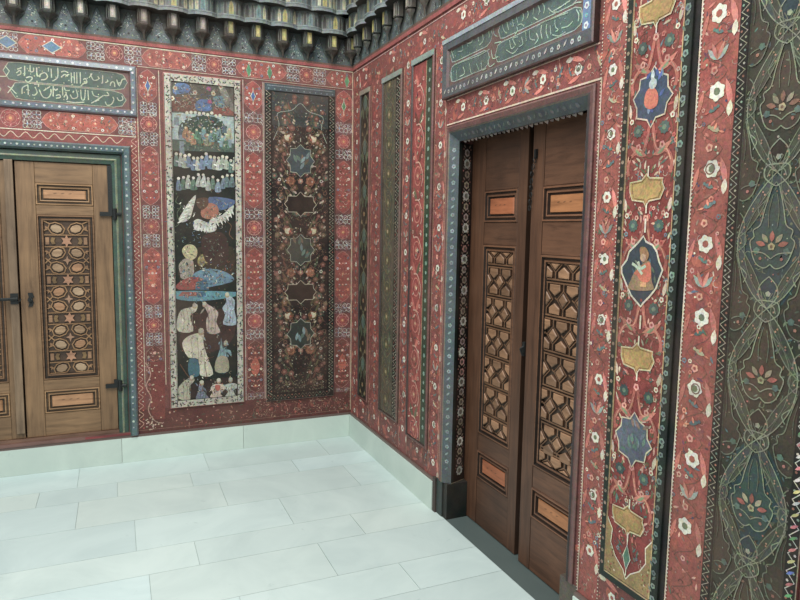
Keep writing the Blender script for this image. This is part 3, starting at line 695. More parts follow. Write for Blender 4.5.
for z in (1.72, 1.10):
    P = [(A-.115,z),(A-.095,z+.025),(A-.09,z+.055),(A-.03,z+.055),(A,z+.085),(A+.03,z+.055),(A+.09,z+.055),(A+.095,z+.025),(A+.115,z),(A+.095,z-.025),(A+.09,z-.055),(A+.03,z-.055),(A,z-.085),(A-.03,z-.055),(A-.09,z-.055),(A-.095,z-.025)]
    g.poly(P, (50,38,32), 5); g.line(P, .005, (176,164,140), 6, True)
clutter(g, -.585, .38, -.193, 2.25, 2600, [(112,70,58),(84,92,72),(92,70,46),(128,96,76),(70,58,62),(120,112,92),(90,50,44),(60,74,60)], 1)
clutter(g, -.585, 2.2, -.193, 2.47, 1800, [(92,108,108),(112,84,66),(76,92,80),(70,80,92)], 2)
for z in [.44+.045*k for k in range(45)]:
    for k in range(2):
        u = rnd.uniform(.02,.185); c = rnd.choice([(112,66,54),(122,78,64),(100,74,46),(86,54,48),(104,88,66),(80,86,74)])
        for s_ in (-1,1):
            g.flower((A+s_*u, z+.03*k), rnd.uniform(.015,.025), jit(c), (150,104,86), 3, 5)
            g.leaf((A+s_*u*.6, z-.02), 1.57-s_*.7, .06, .014, jit(rnd.choice([(70,80,58),(108,64,52),(98,88,60)])), 2, s_*5)
            g.circ((A+s_*rnd.uniform(.03,.18), z+rnd.uniform(-.02,.02)), .005, jit((180,168,150)), 4, 5)
    s_ = 1
for z in (2.17, 1.53, .93):
    for s_ in (-1,1):
        g.flower((A+s_*.085, z), .035, (112,74,46), None, 3, 6); g.leaf((A+s_*.085, z-.02), 1.57-s_*.6, .05, .028, (196,178,146), 5); g.leaf((A+s_*.10, z), 1.57+s_*.8, .035, .02, (206,190,160), 5); g.circ((A+s_*.075, z), .008, (176,80,60), 6)
for z in (1.88, 1.24, .68):
    for s_ in (-1,1):
        g.flower((A+s_*.07, z), .036, jit((126,76,52)), None, 3, 7); g.ring((A+s_*.07, z), .02, .004, (160,104,70), 5)
        for q in (0,1,2,3): g.circ((A+s_*.07+.022*math.cos(q*1.57+.7), z+.022*math.sin(q*1.57+.7)), .005, (176,112,76), 6, 5)
        g.circ((A+s_*.15, z+.005), .012, (186,178,160), 4, 8); g.circ((A+s_*.15, z+.005), .006, (60,46,42), 5, 6)
    g.flower((A, z), .02, (150,100,84), (190,160,130), 4, 6)
for k in range(34):
    u = rnd.uniform(.02,.18); z = rnd.uniform(.5,2.35)
    for s_ in (-1,1): g.leaf((A+s_*u, z), 1.57-s_*.8, .026, .014, (178,160,138), 4); g.ring((A+s_*rnd.uniform(.05,.18), z+.03), .013, .004, (120,84,66), 4, 8)
for k in range(90): g.circ((A+rnd.uniform(-.17,.17), rnd.uniform(.38,.46)), .004, jit((130,118,96)), 3, 5)
for s_ in (-1,1):
    P = [(A+s_*(.12+.05*math.cos(i*math.pi)), .4+.082*i) for i in range(25)]
    g.bez(P, .003, (110,88,66), 2)
g.build('painted_field', M_PAINT, pr)

# --- three narrow panels on the right wall
def narrow(name, u0, u1, z0, z1, label, fn, edge, top):
    pr = panel_root(name, SIDE, (u0+u1)/2, z0, label)
    f = MB(SIDE)
    f.mould(u0, u1, z0, z1, [(0,0),(0,.012),(.006,.018),(.014,.018),(.02,.010)], [edge, shade(edge,1.2), shade(edge,1.1), (40,34,32)])
    f.box(u0+.002, u1-.002, z1-.028, z1+.002, .010, .019, top)  # pale bar: light caught by the frame's top, given as colour
    f.build('moulded_frame', M_GLOSS, pr)
    g = MB(SIDE, .0105); fn(g, u0+.018, u1-.018, z0+.018, z1-.036); g.build('painted_field', M_PAINT, pr)
def pA(g, a, b, z0, z1):
    g.rect(a, z0, b, z1, (44,40,34), 0); A = (a+b)/2; W = (b-a)/2
    z = z0; k = 0
    while z < z1-.03:
        h = min(.30, z1-z)
        for s_ in (-1,1):
            g.bez([(A,z),(A+s_*W*.75,z+h*.25),(A+s_*W*.5,z+h*.45),(A+s_*W*.2,z+h*.6),(A+s_*W*.8,z+h*.8),(A,z+h)], .007, jit((118,116,84)), 2)
            g.leaf((A+s_*W*.2,z+h*.45), 1.57-s_*.5, .09, .03, jit((84,96,74)), 2); g.leaf((A+s_*W*.7,z+h*.7), -1.57+s_*.5, .09, .03, jit((104,108,76)), 2)
            g.flower((A+s_*W*.55,z+h*.12), .016, jit((132,110,74)), None, 3)
        g.leaf((A,z+h*.62), 1.57, h*.38, W*.9, (84,104,92), 1); g.flower((A,z+h*.3), .018, (140,120,80), (150,80,56), 3)
        z += .30; k += 1
def pB(g, a, b, z0, z1):
    bz = b-.07
    g.rect(a, z0, bz, z1, (88,84,70), 0); zigzag(g, bz, b, z0, z1, .024, (36,32,30), (176,168,146), 0); zigzag(g, a, a+.02, z0, z1, .024, (60,52,44), (130,110,84), 1)
    A = (a+bz)/2; z = z0
    while z < z1-.05:
        g.flower((A,z+.09), .03, jit((108,100,66)), (170,150,110), 3, 6); g.ring((A,z+.09), .045, .004, (122,118,84), 3)
        for s_ in (-1,1):
            for q in (0,1,2,3): g.leaf((A+s_*.02*q, z+.045*q), 1.57-s_*(.9-.3*q), .06, .016, jit(rnd.choice([(72,92,74),(110,96,66),(96,76,60),(116,120,96)])), 2, s_*6)
            g.bez([(A,z),(A+s_*.07,z+.05),(A+s_*.08,z+.11),(A+s_*.02,z+.17)], .004, (126,116,84), 2)
        z += .18
    for k in range(400): g.circ((rnd.uniform(a+.02,bz), rnd.uniform(z0,z1)), .0035, jit(rnd.choice([(150,140,104),(120,70,56),(70,92,80)])), 3, 5)
def pC(g, a, b, z0, z1):
    e = b-.075
    g.rect(a, z0, e, z1, (150,56,50), 0); g.rect(e, z0, b, z1, (50,70,52), 0)
    A = (a+e)/2; W = (e-a)/2; z = z0+.05; k = 0
    g.line([(e,z0),(e,z1)], .006, (176,150,110), 2); g.line([(a+.012,z0),(a+.012,z1)], .005, (96,60,44), 2)
    while z < z1-.06:
        if k % 2 == 0:
            g.ring((A,z), .042, .008, (196,110,92), 2, 14, 1.25); g.flower((A,z), .026, (172,84,70), (210,160,120), 3); g.bez([(A+.05,z-.06),(A+.065,z),(A+.02,z+.07),(A-.03,z+.075)], .009, (206,150,130), 3)
        else:
            for s_ in (-1,1): g.leaf((A,z-.04), 1.57-s_*.7, .10, .03, jit(rnd.choice([(122,60,50),(190,90,74),(100,96,70)])), 2, s_*4); g.flower((A+s_*W*.6,z), .013, PINK, (150,50,44), 3)
        for q in range(5): g.leaf((A+rnd.uniform(-W*.8,W*.7), z+rnd.uniform(-.05,.05)), rnd.uniform(0,6), .03, .008, jit(rnd.choice([(80,100,76),CREAM,(200,110,90),(84,60,70)])), 3)
        z += .105; k += 1
    rowspots(g, e+.008, b-.006, z0+.02, z1, .052, (130,158,140), .014)
narrow('narrow_panel', .176, .372, .348, 2.492, 'narrow black panel with olive scrolls, nearest the corner on the right wall', pA, (104,62,54), (150,140,120))
narrow('narrow_panel', .582, .892, .352, 2.495, 'grey green narrow panel with a black zigzag edge, second from the corner', pB, (88,66,58), (140,152,142))
narrow('narrow_panel', 1.028, 1.314, .318, 2.505, 'narrow red scroll panel with a green dotted edge, beside the right doorway', pC, (92,54,50), (142,158,148))

# --- writing above the right doorway
pr = panel_root('inscription_panel', SIDE, 2.0, 2.222, 'slanting grey green panel of pale writing above the right doorway')
f = MB(SIDE)
f.mould(1.438, 2.59, 2.219, 2.505, [(0,0),(0,.026),(.006,.03),(.05,.030),(.058,.018),(.064,.016)], [(52,36,36),(104,80,78),(82,86,90),(92,70,68),(84,80,74)])
f.box(1.44, 2.585, 2.488, 2.508, .02, .033, (150,160,166))  # whitish bar is a painted highlight along the top edge
for k in range(27): (f.flower if k % 3 else f.leaf)(*(((1.48+.04*k, 2.247), .011, jit((170,176,172)), (110,80,90), 78) if k % 3 else ((1.47+.04*k, 2.24), .9, .03, .01, jit((184,180,170)), 78)))
f3 = MB(SIDE, .0302); f3.rect(2.532, 2.27, 2.575, 2.47, (92,124,160), 0)
for k in range(6): f3.flower((2.553, 2.285+.034*k), .014 if k % 2 == 0 else .009, jit((196,204,206)) if k % 2 == 0 else (90,176,168), (150,120,150), 1)
n0 = len(f.V); f.F += [tuple(i+n0 for i in q) for q in f3.F]; f.V += f3.V; f.C += f3.C
f.build('moulded_frame', M_GLOSS, pr)
g = MB(SIDE, .0165)
g.rect(1.50, 2.28, 2.53, 2.475, (104,80,76), 0)
for (a, b, zz0, zz1) in ((1.505,1.90,2.385,2.465),(1.505,1.88,2.29,2.372),(1.95,2.50,2.385,2.465),(1.93,2.52,2.29,2.372)):
    w = .03; P = [(a,(zz0+zz1)/2),(a+w*.6,zz0+.006),(a+w*1.6,zz0),(b-w*1.6,zz0),(b-w*.5,zz0+.012),(b,(zz0+zz1)/2),(b-w*.5,zz1-.012),(b-w*1.6,zz1),(a+w*1.6,zz1),(a+w*.6,zz1-.006)]
    g.poly(P, (76,96,92), 1); g.line(P, .004, (160,170,160), 2, True)
for S in ([(2.259,2.374),(2.345,2.370),(2.433,2.364)], [(2.190,2.473),(2.210,2.447),(2.207,2.422)], [(2.227,2.465),(2.251,2.429),(2.244,2.411)], [(2.263,2.456),(2.284,2.425),(2.279,2.406)], [(2.153,2.469),(2.174,2.436),(2.166,2.418)], [(2.125,2.467),(2.141,2.435),(2.133,2.417)],
  [(2.343,2.397),(2.383,2.398),(2.423,2.403),(2.442,2.404)], [(2.308,2.418),(2.335,2.395),(2.376,2.383)], [(2.094,2.406),(2.100,2.388),(2.081,2.377)], [(2.099,2.410),(2.128,2.407),(2.149,2.391)], [(2.269,2.364),(2.266,2.339),(2.276,2.311)], [(2.303,2.359),(2.301,2.330),(2.316,2.301)],
  [(2.325,2.348),(2.332,2.312)], [(2.354,2.360),(2.359,2.334),(2.377,2.317),(2.361,2.316)], [(2.397,2.319),(2.436,2.315),(2.462,2.325)], [(2.160,2.367),(2.167,2.328)], [(2.188,2.365),(2.194,2.332),(2.227,2.318)], [(2.479,2.362),(2.495,2.339),(2.493,2.316)], [(2.498,2.354),(2.514,2.334),(2.512,2.306)],
  [(2.235,2.342),(2.250,2.318),(2.228,2.302)], [(2.132,2.353),(2.143,2.324),(2.115,2.320)], [(2.455,2.384),(2.477,2.386),(2.507,2.379)], [(2.062,2.366),(2.089,2.332)], [(2.340,2.309),(2.382,2.294),(2.422,2.298)], [(2.212,2.410),(2.240,2.392)],
  [(1.711,2.472),(1.720,2.439),(1.681,2.441)], [(1.663,2.469),(1.682,2.426)], [(1.615,2.466),(1.633,2.422),(1.583,2.426)], [(1.765,2.473),(1.782,2.424)], [(1.802,2.470),(1.823,2.421),(1.791,2.407)], [(1.860,2.477),(1.877,2.421)], [(1.902,2.472),(1.912,2.427),(1.941,2.405)],
  [(1.971,2.467),(1.993,2.419),(2.021,2.398)], [(2.010,2.460),(2.033,2.409)], [(2.048,2.466),(2.071,2.412)], [(2.086,2.455),(2.101,2.417)], [(1.513,2.451),(1.542,2.404)], [(1.552,2.370),(1.653,2.367),(1.793,2.361),(1.880,2.366)], [(1.638,2.343),(1.656,2.308),(1.607,2.303)],
  [(1.702,2.344),(1.721,2.294),(1.759,2.294)], [(1.765,2.330),(1.798,2.286)], [(1.810,2.328),(1.820,2.289),(1.856,2.288)], [(1.869,2.322),(1.885,2.289),(1.927,2.294)], [(1.895,2.359),(1.911,2.319),(1.953,2.317)], [(1.571,2.342),(1.582,2.292)], [(1.518,2.345),(1.530,2.294)],
  [(2.042,2.365),(2.057,2.327),(2.082,2.328)], [(2.067,2.366),(2.105,2.363)], [(2.018,2.330),(2.071,2.303),(2.108,2.315)], [(1.921,2.382),(1.976,2.375)]):
    g.bez(S, .0048, jit((150,170,150),.1), 4)
for k in range(90): g.circ((rnd.uniform(1.52,2.5), rnd.uniform(2.295,2.46)), .003, jit(rnd.choice([(150,160,120),(110,140,140)])), 3, 5)
g.build('written_field', M_GLOSS, pr)

# --- big red panel with medallions, right of the doorway
pr = panel_root('medallion_panel', SIDE, 2.87, .33, 'tall red panel with gold cartouches and blue figure medallions, right of the doorway')
f = MB(SIDE)
f.box(2.742, 3.010, .325, 2.56, .001, .012, (30,40,36)); f.box(3.010, 3.029, .325, 2.56, .0012, .004, (32,34,34))  # second, near-black strip is the panel's edge shadow put into colour
f.mould(2.742, 3.010, .325, 2.56, [(0,.012),(.003,.016),(.026,.017),(.029,.012)], [(40,48,44),(34,44,38),(150,130,90)])
f4 = MB(SIDE, .0172)
z = .37; k = 0
while z < 2.5:
    f4.flower((2.995, z), .010 if k % 3 else .012, jit((118,138,128)), (70,80,84), 0); 
    f4.leaf((2.990, z+.02), .8 if k % 2 else 2.2, .022, .009, jit((110,126,110)), 0)
    f4.flower((2.757, z+.01), .007, jit((140,120,100)), None, 0); z += .044; k += 1
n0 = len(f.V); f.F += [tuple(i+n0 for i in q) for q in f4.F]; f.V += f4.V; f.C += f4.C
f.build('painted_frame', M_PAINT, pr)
g = MB(SIDE, .0122); U0, U1 = 2.768, 2.982; A = 2.872
g.rect(U0, .356, U1, 2.53, (132,46,38), 0)
def both(fn):
    for s_ in (-1,1): fn(s_)
clutter(g, U0+.006, .40, U1-.006, 2.52, 1500, L=1)
for k in range(420):
    u = rnd.uniform(.008,.105); z = rnd.uniform(.45,2.5); q = rnd.random()
    c = rnd.choice([(190,100,84),(206,150,130),(84,112,100),(170,70,60),(110,130,140),(110,60,50),(196,180,150),(96,104,70)])
    for s_ in (-1,1):
        p = (A+s_*u, z)
        if not U0+.008 < p[0] < U1-.006: continue
        if q < .55: g.leaf(p, 1.57-s_*rnd.uniform(-.3,1.4), rnd.uniform(.018,.034), .008, jit(c), 2, s_*rnd.uniform(-8,8))
        elif q < .8: g.flower(p, rnd.uniform(.006,.0095), jit(c), (150,50,40), 3)
        else: g.circ(p, .0035, jit(c), 3, 5)
for zc in (2.13, 1.87, 1.565, 1.30, 1.01, .735):         # palmettes and paired leaves between the medallions
    for s_ in (-1,1):
        g.bez([(A+s_*.006,zc+.03),(A+s_*.016,zc-.02),(A+s_*.03,zc-.055),(A+s_*.07,zc-.06),(A+s_*.092,zc-.095),(A+s_*.088,zc-.13)], .013, jit((168,84,66)), 3); g.bez([(A+s_*.010,zc-.0),(A+s_*.028,zc-.05),(A+s_*.068,zc-.056),(A+s_*.088,zc-.09)], .004, jit((198,130,104)), 4)
        g.leaf((A+s_*.012, zc-.07), 1.57-s_*1.35, .085, .024, jit((184,104,84)), 3, s_*6); g.leaf((A+s_*.03, zc-.068), 1.57-s_*1.2, .04, .011, (130,150,110), 4, s_*5)
        g.flower((A+s_*.055, zc+.012), .022, jit((70,92,86)), (110,130,110), 4, 9); g.flower((A+s_*.085, zc+.045), .010, CREAM, (170,60,50), 5)
        g.leaf((A+s_*.09, zc+.055), 1.57-s_*.2, .05, .016, jit((212,190,164)), 4); g.flower((A+s_*.05, zc-.04), .012, jit((206,140,124)), (150,60,50), 4)
        g.bez([(A, zc-.08),(A+s_*.05, zc-.05),(A+s_*.09, zc),(A+s_*.06, zc+.06),(A+s_*.02, zc+.07)], .0025, (100,80,56), 2)
    g.flower((A, zc+.035), .013, jit((208,140,124)), (160,50,44), 5)
def outline(P, c, w=.0055, line=(206,190,160)): g.poly(P, c, 6); g.line(P, w, line, 7, True)
GP = [(2.870,1.206),(2.884,1.192),(2.940,1.188),(2.937,1.175),(2.947,1.157),(2.932,1.125),(2.885,1.119),(2.873,1.099),(2.863,1.117),(2.812,1.124),(2.800,1.150),(2.798,1.181),(2.849,1.186)]
gc = (sum(p[0] for p in GP)/len(GP), sum(p[1] for p in GP)/len(GP))
for zc in (2.250, 1.692, 1.142, .582):
    P = [(p[0]-gc[0]+A, p[1]-gc[1]+zc) for p in GP]; outline(P, jit((176,140,74),.04), .0045, (206,190,150))
    g.line([((p[0]-A)*.86+A, (p[1]-zc)*.84+zc) for p in P], .002, (120,88,48), 8, True)
    g.line([(A, zc+.042),(A, zc+.075)], .006, CREAM, 7); g.line([(A, zc-.042),(A, zc-.075)], .006, CREAM, 7)
S1 = [(2.872,2.076),(2.894,2.052),(2.930,2.037),(2.933,2.003),(2.954,1.977),(2.932,1.954),(2.926,1.921),(2.889,1.916),(2.871,1.887),(2.853,1.913),(2.809,1.924),(2.806,1.956),(2.789,1.987),(2.813,2.014),(2.816,2.045),(2.853,2.049)]
outline(S1, (62,78,98))
for k in range(14): g.leaf((A+rnd.uniform(-.045,.045), 1.985+rnd.uniform(-.06,.06)), rnd.uniform(.5,2.6), .03, .012, jit(rnd.choice([(70,90,150),(90,120,110),(60,110,110),(120,140,150)])), 8)
g.poly(spline([(2.846,2.004),(2.872,2.011),(2.894,1.988),(2.893,1.953),(2.861,1.945),(2.838,1.966)], True), (196,96,70), 9)
g.circ([(2.871,2.022)][0], .017, (176,184,180), 9, 9); g.leaf([(2.868,2.031)][0], 1.5, .035, .016, (190,200,196), 10)
OG = [(2.867,1.544),(2.879,1.526),(2.908,1.516),(2.927,1.495),(2.939,1.464),(2.955,1.439),(2.944,1.412),(2.932,1.379),(2.907,1.350),(2.880,1.325),(2.872,1.314),(2.858,1.323),(2.826,1.347),(2.800,1.384),(2.778,1.417),(2.776,1.439),(2.798,1.463),(2.807,1.491),(2.843,1.520)]
outline(OG, (56,68,78), .0065, (216,206,184))
g.line([(A, 1.555),(A, 1.60)], .007, CREAM, 7); g.line([(A+.002, 1.285),(A+.002, 1.24)], .007, CREAM, 7)
for k in range(22): g.leaf((A+rnd.uniform(-.055,.06), 1.42+rnd.uniform(-.07,.07)), rnd.uniform(.3,2.8), .028, .009, jit(rnd.choice([(70,96,150),(100,120,100),(80,110,130),(120,130,120)])), 8)
g.poly(spline([(2.839,1.426),(2.884,1.462),(2.905,1.457),(2.913,1.404),(2.919,1.373),(2.817,1.366),(2.822,1.397)], True), (150,120,86), 9)
g.poly(spline([(2.835,1.423),(2.884,1.456),(2.904,1.455),(2.909,1.409),(2.889,1.394),(2.863,1.400),(2.851,1.413)], True), (204,98,64), 10)
g.poly(spline([(2.855,1.504),(2.880,1.507),(2.896,1.484),(2.884,1.462),(2.866,1.463)], True), (158,116,74), 10)
g.circ([(2.872,1.474)][0], .013, (196,160,124), 11, 9)
g.bez([(2.825,1.453),(2.849,1.441),(2.872,1.420)], .010, (196,208,180), 11); g.bez([(2.851,1.460),(2.864,1.439),(2.885,1.448)], .010, (186,204,176), 11)
g.rect(*[(2.865,1.379)][0], *[(2.892,1.395)][0], (206,150,90), 11)
S2 = [(p[0], p[1]-1.99+.873) for p in S1]; outline(S2, (92,98,112))
for k in range(18): g.leaf((A+rnd.uniform(-.045,.045), .87+rnd.uniform(-.06,.06)), rnd.uniform(.3,2.8), .034, .013, jit(rnd.choice([(120,126,140),(80,96,104),(150,120,104),(96,120,110)])), 8)
D = [(A-.017,.45),(A,.405),(A+.017,.45),(A,.495)]; g.poly(D, (84,124,104), 6); g.line(D, .004, CREAM, 7, True); g.line([(A,.495),(A,.515)], .004, CREAM, 7); g.line([(A,.405),(A,.385)], .004, CREAM, 7)
for s_ in (-1,1):           # gold spandrels at the foot
    e = U0 if s_ < 0 else U1
    P = [(e,.56),(e-s_*.03,.52),(e-s_*.025,.47),(e-s_*.05,.43),(e-s_*.09,.40),(A,.372),(A,.357),(e,.357)]
    g.poly(P, (150,124,74), 4); g.line(P[:-2], .004, CREAM, 5)
    for k in range(14): g.circ((e-s_*rnd.uniform(.006,.05), rnd.uniform(.362,.46)), .004, jit(rnd.choice([(110,90,50),(160,70,56),(190,180,140)])), 5, 5)
g.line([(U0+.003,.36),(U0+.003,2.53)], .004, (170,130,90), 5); g.line([(U1-.003,.36),(U1-.003,2.53)], .004, (196,160,110), 5)
g.build('painted_field', M_PAINT, pr)

# --- dark green arabesque panel at the right edge
pr = panel_root('scroll_panel', SIDE, 3.31, .31, 'large dark green panel of pale interlaced stems, at the right edge of the picture')
f = MB(SIDE)
f.mould(3.172, 3.456, .308, 2.54, [(0,.004),(0,.012),(.003,.015),(.034,.015),(.036,.010)], [(120,60,54),(190,170,140),(34,30,28),(90,90,76)])
f2 = MB(SIDE, .0154)
zigzag(f2, 3.174, 3.203, .33, 2.54, .017, (34,32,28), (158,152,128), 0); zigzag(f2, 3.424, 3.455, .33, 2.54, .024, (34,32,28), (190,186,170), 0)
for k in range(70): f2.leaf((3.428, .34+.031*k), .6, .026, .008, jit(rnd.choice([(196,110,110),(90,160,100),(80,100,170),(200,190,120),(200,196,190)])), 2)
n0 = len(f.V); f.F += [tuple(i+n0 for i in q) for q in f2.F]; f.V += f2.V; f.C += f2.C
f.build('zigzag_border', M_PAINT, pr)
g = MB(SIDE, .0105); A = 3.314; a0, a1 = 3.206, 3.422
g.rect(a0, .34, a1, 2.525, (46,46,36), 0)
PD = .356
def inside(P, m=.0015): return [p for p in P if a0+m < p[0] < a1-m and .345 < p[1] < 2.52]
def ln(P, w, c, L):
    seg = []
    for p in spline(P):
        if a0+.0015 < p[0] < a1-.0015 and .345 < p[1] < 2.52: seg.append(p)
        else:
            if len(seg) > 1: g.line(seg, w, c, L)
            seg = []
    if len(seg) > 1: g.line(seg, w, c, L)
def fill(P, c, L):
    Q = [(min(max(u,a0+.001),a1-.001), min(max(z,.343),2.522)) for u, z in spline(P, True, 3)]
    if max(q[0] for q in Q)-min(q[0] for q in Q) > .008 and max(q[1] for q in Q)-min(q[1] for q in Q) > .008: g.poly(Q, c, L)
def unit(cx, z0, kind, lc):
    """knot, bud, palmette and the pair of crossing stems of one repeat"""
    gc_ = [(54,50,38),(42,64,66),(50,54,42)][kind]
    M = lambda L_, s_: [(cx+s_*u, z0+z*PD) for u, z in L_]
    fill(M([(0,-.02),(.06,.12),(.098,.5),(.06,.85),(0,1.0),(-.06,.85),(-.098,.5),(-.06,.12)],1), gc_, 1)
    fill(M([(0,.24),(.024,.17),(.026,.09),(0,.0),(-.026,.09),(-.024,.17)],1), (46,62,66) if kind == 1 else (48,42,34), 3)
    PAL = [(0,.33),(.018,.30),(.044,.34),(.060,.45),(.055,.56),(.036,.62),(.026,.74),(0,.86)]
    fill(M(PAL+[(-u,z) for u,z in PAL[::-1][1:-1]],1), [(72,62,46),(56,76,70),(66,58,46)][kind], 3)
    for s_ in (1,-1):
        ln(M([(0,.02),(.040,.115),(.079,.305),(.090,.5),(.075,.67),(.035,.85),(0,.965)],s_), .017, (66,72,58) if kind != 1 else (70,78,74), 4)
        ln(M([(0,0),(.045,.10),(.088,.30),(.100,.5),(.084,.68),(.04,.88),(0,1)],s_), .0030, lc, 6); ln(M([(.0,.05),(.034,.13),(.070,.31),(.080,.5),(.066,.66),(.030,.82),(0,.93)],s_), .0024, shade(lc,.8), 6)
        ln(M([(0,.0),(.026,.09),(.024,.17),(0,.24)],s_), .0032, lc, 6)
        ln(M([(0,.33),(.018,.30),(.044,.34),(.060,.45),(.062,.50),(.052,.53),(.055,.58),(.036,.62),(.026,.74),(.010,.90)],s_), .0032, lc, 7)
        ln(M([(.0,.37),(.022,.41),(.058,.42)],s_), .003, lc, 7); ln(M([(.012,.60),(.014,.72),(.006,.84)],s_), .0024, shade(lc,.75), 7)
        ln(M([(0,.06),(.030,.05),(.036,-.02),(.020,-.07),(0,-.10)],s_), .0034, lc, 7); ln(M([(0,.0),(.018,.02),(.026,-.03)],s_), .0028, lc, 7)
        ln(M([(.088,.30),(.066,.24),(.075,.18)],s_), .003, lc, 6); ln(M([(.098,.5),(.108,.56),(.098,.62)],s_), .0028, shade(lc,.9), 6)
        for z in (.14,.24,.36,.48,.6,.72,.84):
            q = M([(.092-.35*abs(z-.5)**1.6, z)], s_)
            if inside(q, .006): g.circ(q[0], .003, jit((160,120,96)), 7, 5)
    zc = z0+PD*.46
    if .4 < zc < 2.47:
        hot = [(178,92,70),(150,80,64),(120,84,66)][kind]
        for q in range(5):
            t = -1.3+.65*q; p = (cx+.018*math.sin(t), zc+.012*math.cos(t))
            if a0+.03 < p[0] < a1-.03: g.leaf(p, 1.57-t, .030, .014, jit(hot,.1) if q % 2 == 0 else jit((150,140,110)), 7)
        if a0+.02 < cx < a1-.02: g.flower((cx, zc), .011, (160,150,110), (110,84,60), 8)
        for s_ in (-1,1):
            q = (cx+s_*.042, zc-.012)
            if inside([q], .012): g.flower(q, .010, jit((84,108,98)), None, 7); g.circ((cx+s_*.03, zc-.032), .005, jit((150,96,78)), 7, 5)
    q = (cx, z0+PD*.11)
    if inside([q], .012): g.flower(q, .008, (150,152,130), None, 5)
for rep in range(-2, 5):
    unit(A, 1.003+PD*rep, (0,1,0,1,2,1,0)[rep+2], LINEC)
for rep in range(-3, 5):
    for s_ in (-1,1): unit(A+s_*.112, 1.003+PD*(rep+.5), 2, shade(LINEC,.82))
clutter(g, a0+.004, .345, a1-.004, 2.515, 2300, [(84,92,72),(96,84,62),(72,92,86),(106,110,90),(130,100,76),(52,48,40),(70,66,50),(124,128,106)], 2)
for k in range(300):
    c = (rnd.uniform(a0+.004,a1-.004), rnd.uniform(.35,2.5)); q = rnd.random()
    if q < .5: g.circ(c, rnd.uniform(.0016,.003), jit(rnd.choice([(150,150,124),(110,124,110),(150,110,84),(170,100,84)])), 4, 5)
    else: g.leaf(c, rnd.uniform(0,6.3), .015, .005, jit(rnd.choice([(84,96,76),(96,84,62),(70,100,96),(110,116,92)])), 3)
g.build('painted_field', M_PAINT, pr)

# ---------------------------------------------------------------- door frames
# end wall
df = tag(empty('door_frame', BACK(-2.1,.185,0)), 'blue and green painted moulded frame of the left doorway in the end wall', 'door frame')
f = MB(BACK)
f.mould(-2.756, -1.484, .0, 2.046, [(0,0),(0,.018),(.01,.034),(.04,.030),(.052,.012),(.056,-.02)], [(90,72,66),(108,120,124),(82,102,106),(70,92,92),(24,24,24)], open_foot=True)  # near-black innermost facet: shadow line under the moulding, set in colour
f.V = [(x,y,max(z,.184)) for x,y,z in f.V]
f6 = MB(BACK, .0335)
for k in range(44):
    z = .24+.0405*k; f6.flower((-1.513, z), .008 if k % 2 else .005, jit((170,180,176)), None, 0)
for k in range(42): f6.flower((-1.53-.03*k, 2.020), .007 if k % 2 else .005, jit((176,186,176)), None, 0)
n0 = len(f.V); f.F += [tuple(i+n0 for i in q) for q in f6.F]; f.V += f6.V; f.C += f6.C
f.build('outer_moulding', M_GLOSS, df)
f = MB(BACK)
f.mould(-2.70, -1.540, .0, 1.99, [(0,-.03),(0,.0),(.008,.004),(.026,.006),(.034,.012),(.038,.006),(.060,.0),(.062,-.04)], [(40,50,46),(60,80,70),(62,84,74),(140,150,120),(150,156,130),(60,86,74),(40,44,40)], open_foot=True)
f.V = [(x,y,max(z,.184)) for x,y,z in f.V]
f.build('inner_moulding', M_PAINT, df)
f = MB(BACK); f.box(-2.72, -1.50, .184, .205, -.04, .018, (110,82,76)); f.box(-2.70, -1.60, .205, .226, -.04, .004, (112,84,70)); f.rect(-1.80, .188, -1.52, .203, (124,58,60), 48); f.build('sill', M_WOODH, df)
# right wall
df = tag(empty('door_frame', SIDE(2.05,0,0)), 'grey blue and red moulded frame of the open right doorway with a blossom painted reveal', 'door frame')
f = MB(SIDE)
f.mould(1.468, 2.592, -.08, 2.080, [(0,0),(0,.008),(.006,.012),(.026,.008),(.031,.014),(.035,.010),(.078,-.024)], [(104,62,58),(116,76,70),(108,72,68),(50,42,42),(120,108,92),(76,88,92)], open_foot=True)
f7 = MB(Frame(SIDE(0,0,.010), (0,-1,0), (0,0,1), (-1,0,0)))
class Jam(MB):
    pass
def band(m, p0, p1, n, c, horiz):
    for k in range(n):
        t = (k+.5)/n; P = Vector(p0).lerp(Vector(p1), t)
        fr = Frame(P, *horiz); m.fr = fr; m.h0 = .0006
        if k % 2: m.flower((0,0), .012, jit(c), (120,110,116), 0)
        else: m.leaf((-.011,-.008), .75, .026, .01, jit(c), 0)
q = 1/math.hypot(.043,.034)
band(f7, SIDE(1.5245,.26,-.0065), SIDE(1.5245,1.98,-.0065), 42, (130,148,146), (Vector((.034*q,-.043*q,0)), Vector((0,0,1)), Vector((-.043*q,-.034*q,0))))
band(f7, SIDE(1.58,2.0235,-.0065), SIDE(2.50,2.0235,-.0065), 24, (110,116,116), (Vector((0,-1,0)), Vector((-.034*q,0,.043*q)), Vector((-.043*q,0,-.034*q))))  # head blossoms dimmed in colour, since this face turns away from the light
band(f7, SIDE(2.5355,.26,-.0065), SIDE(2.5355,1.98,-.0065), 42, (120,150,190), (Vector((-.034*q,-.043*q,0)), Vector((0,0,1)), Vector((-.043*q,.034*q,0))))
n0 = len(f.V); f.F += [tuple(i+n0 for i in q_) for q_ in f7.F]; f.V += f7.V; f.C += f7.C
f.V = [(x,y,max(z,.20)) for x,y,z in f.V]
f.build('moulded_architrave', M_GLOSS, df)
f = MB(SIDE); f.box(1.409, 1.546, 0, .20, -.125, -.001, (26,36,34)); f.box(1.409, 1.44, 0, .20, -.001, .016, (72,60,56)); f.box(1.44, 1.50, .0, .20, -.02, .006, (56,72,70)); f.box(2.514,2.61, 0, .20, -.125, .004, (92,84,74))
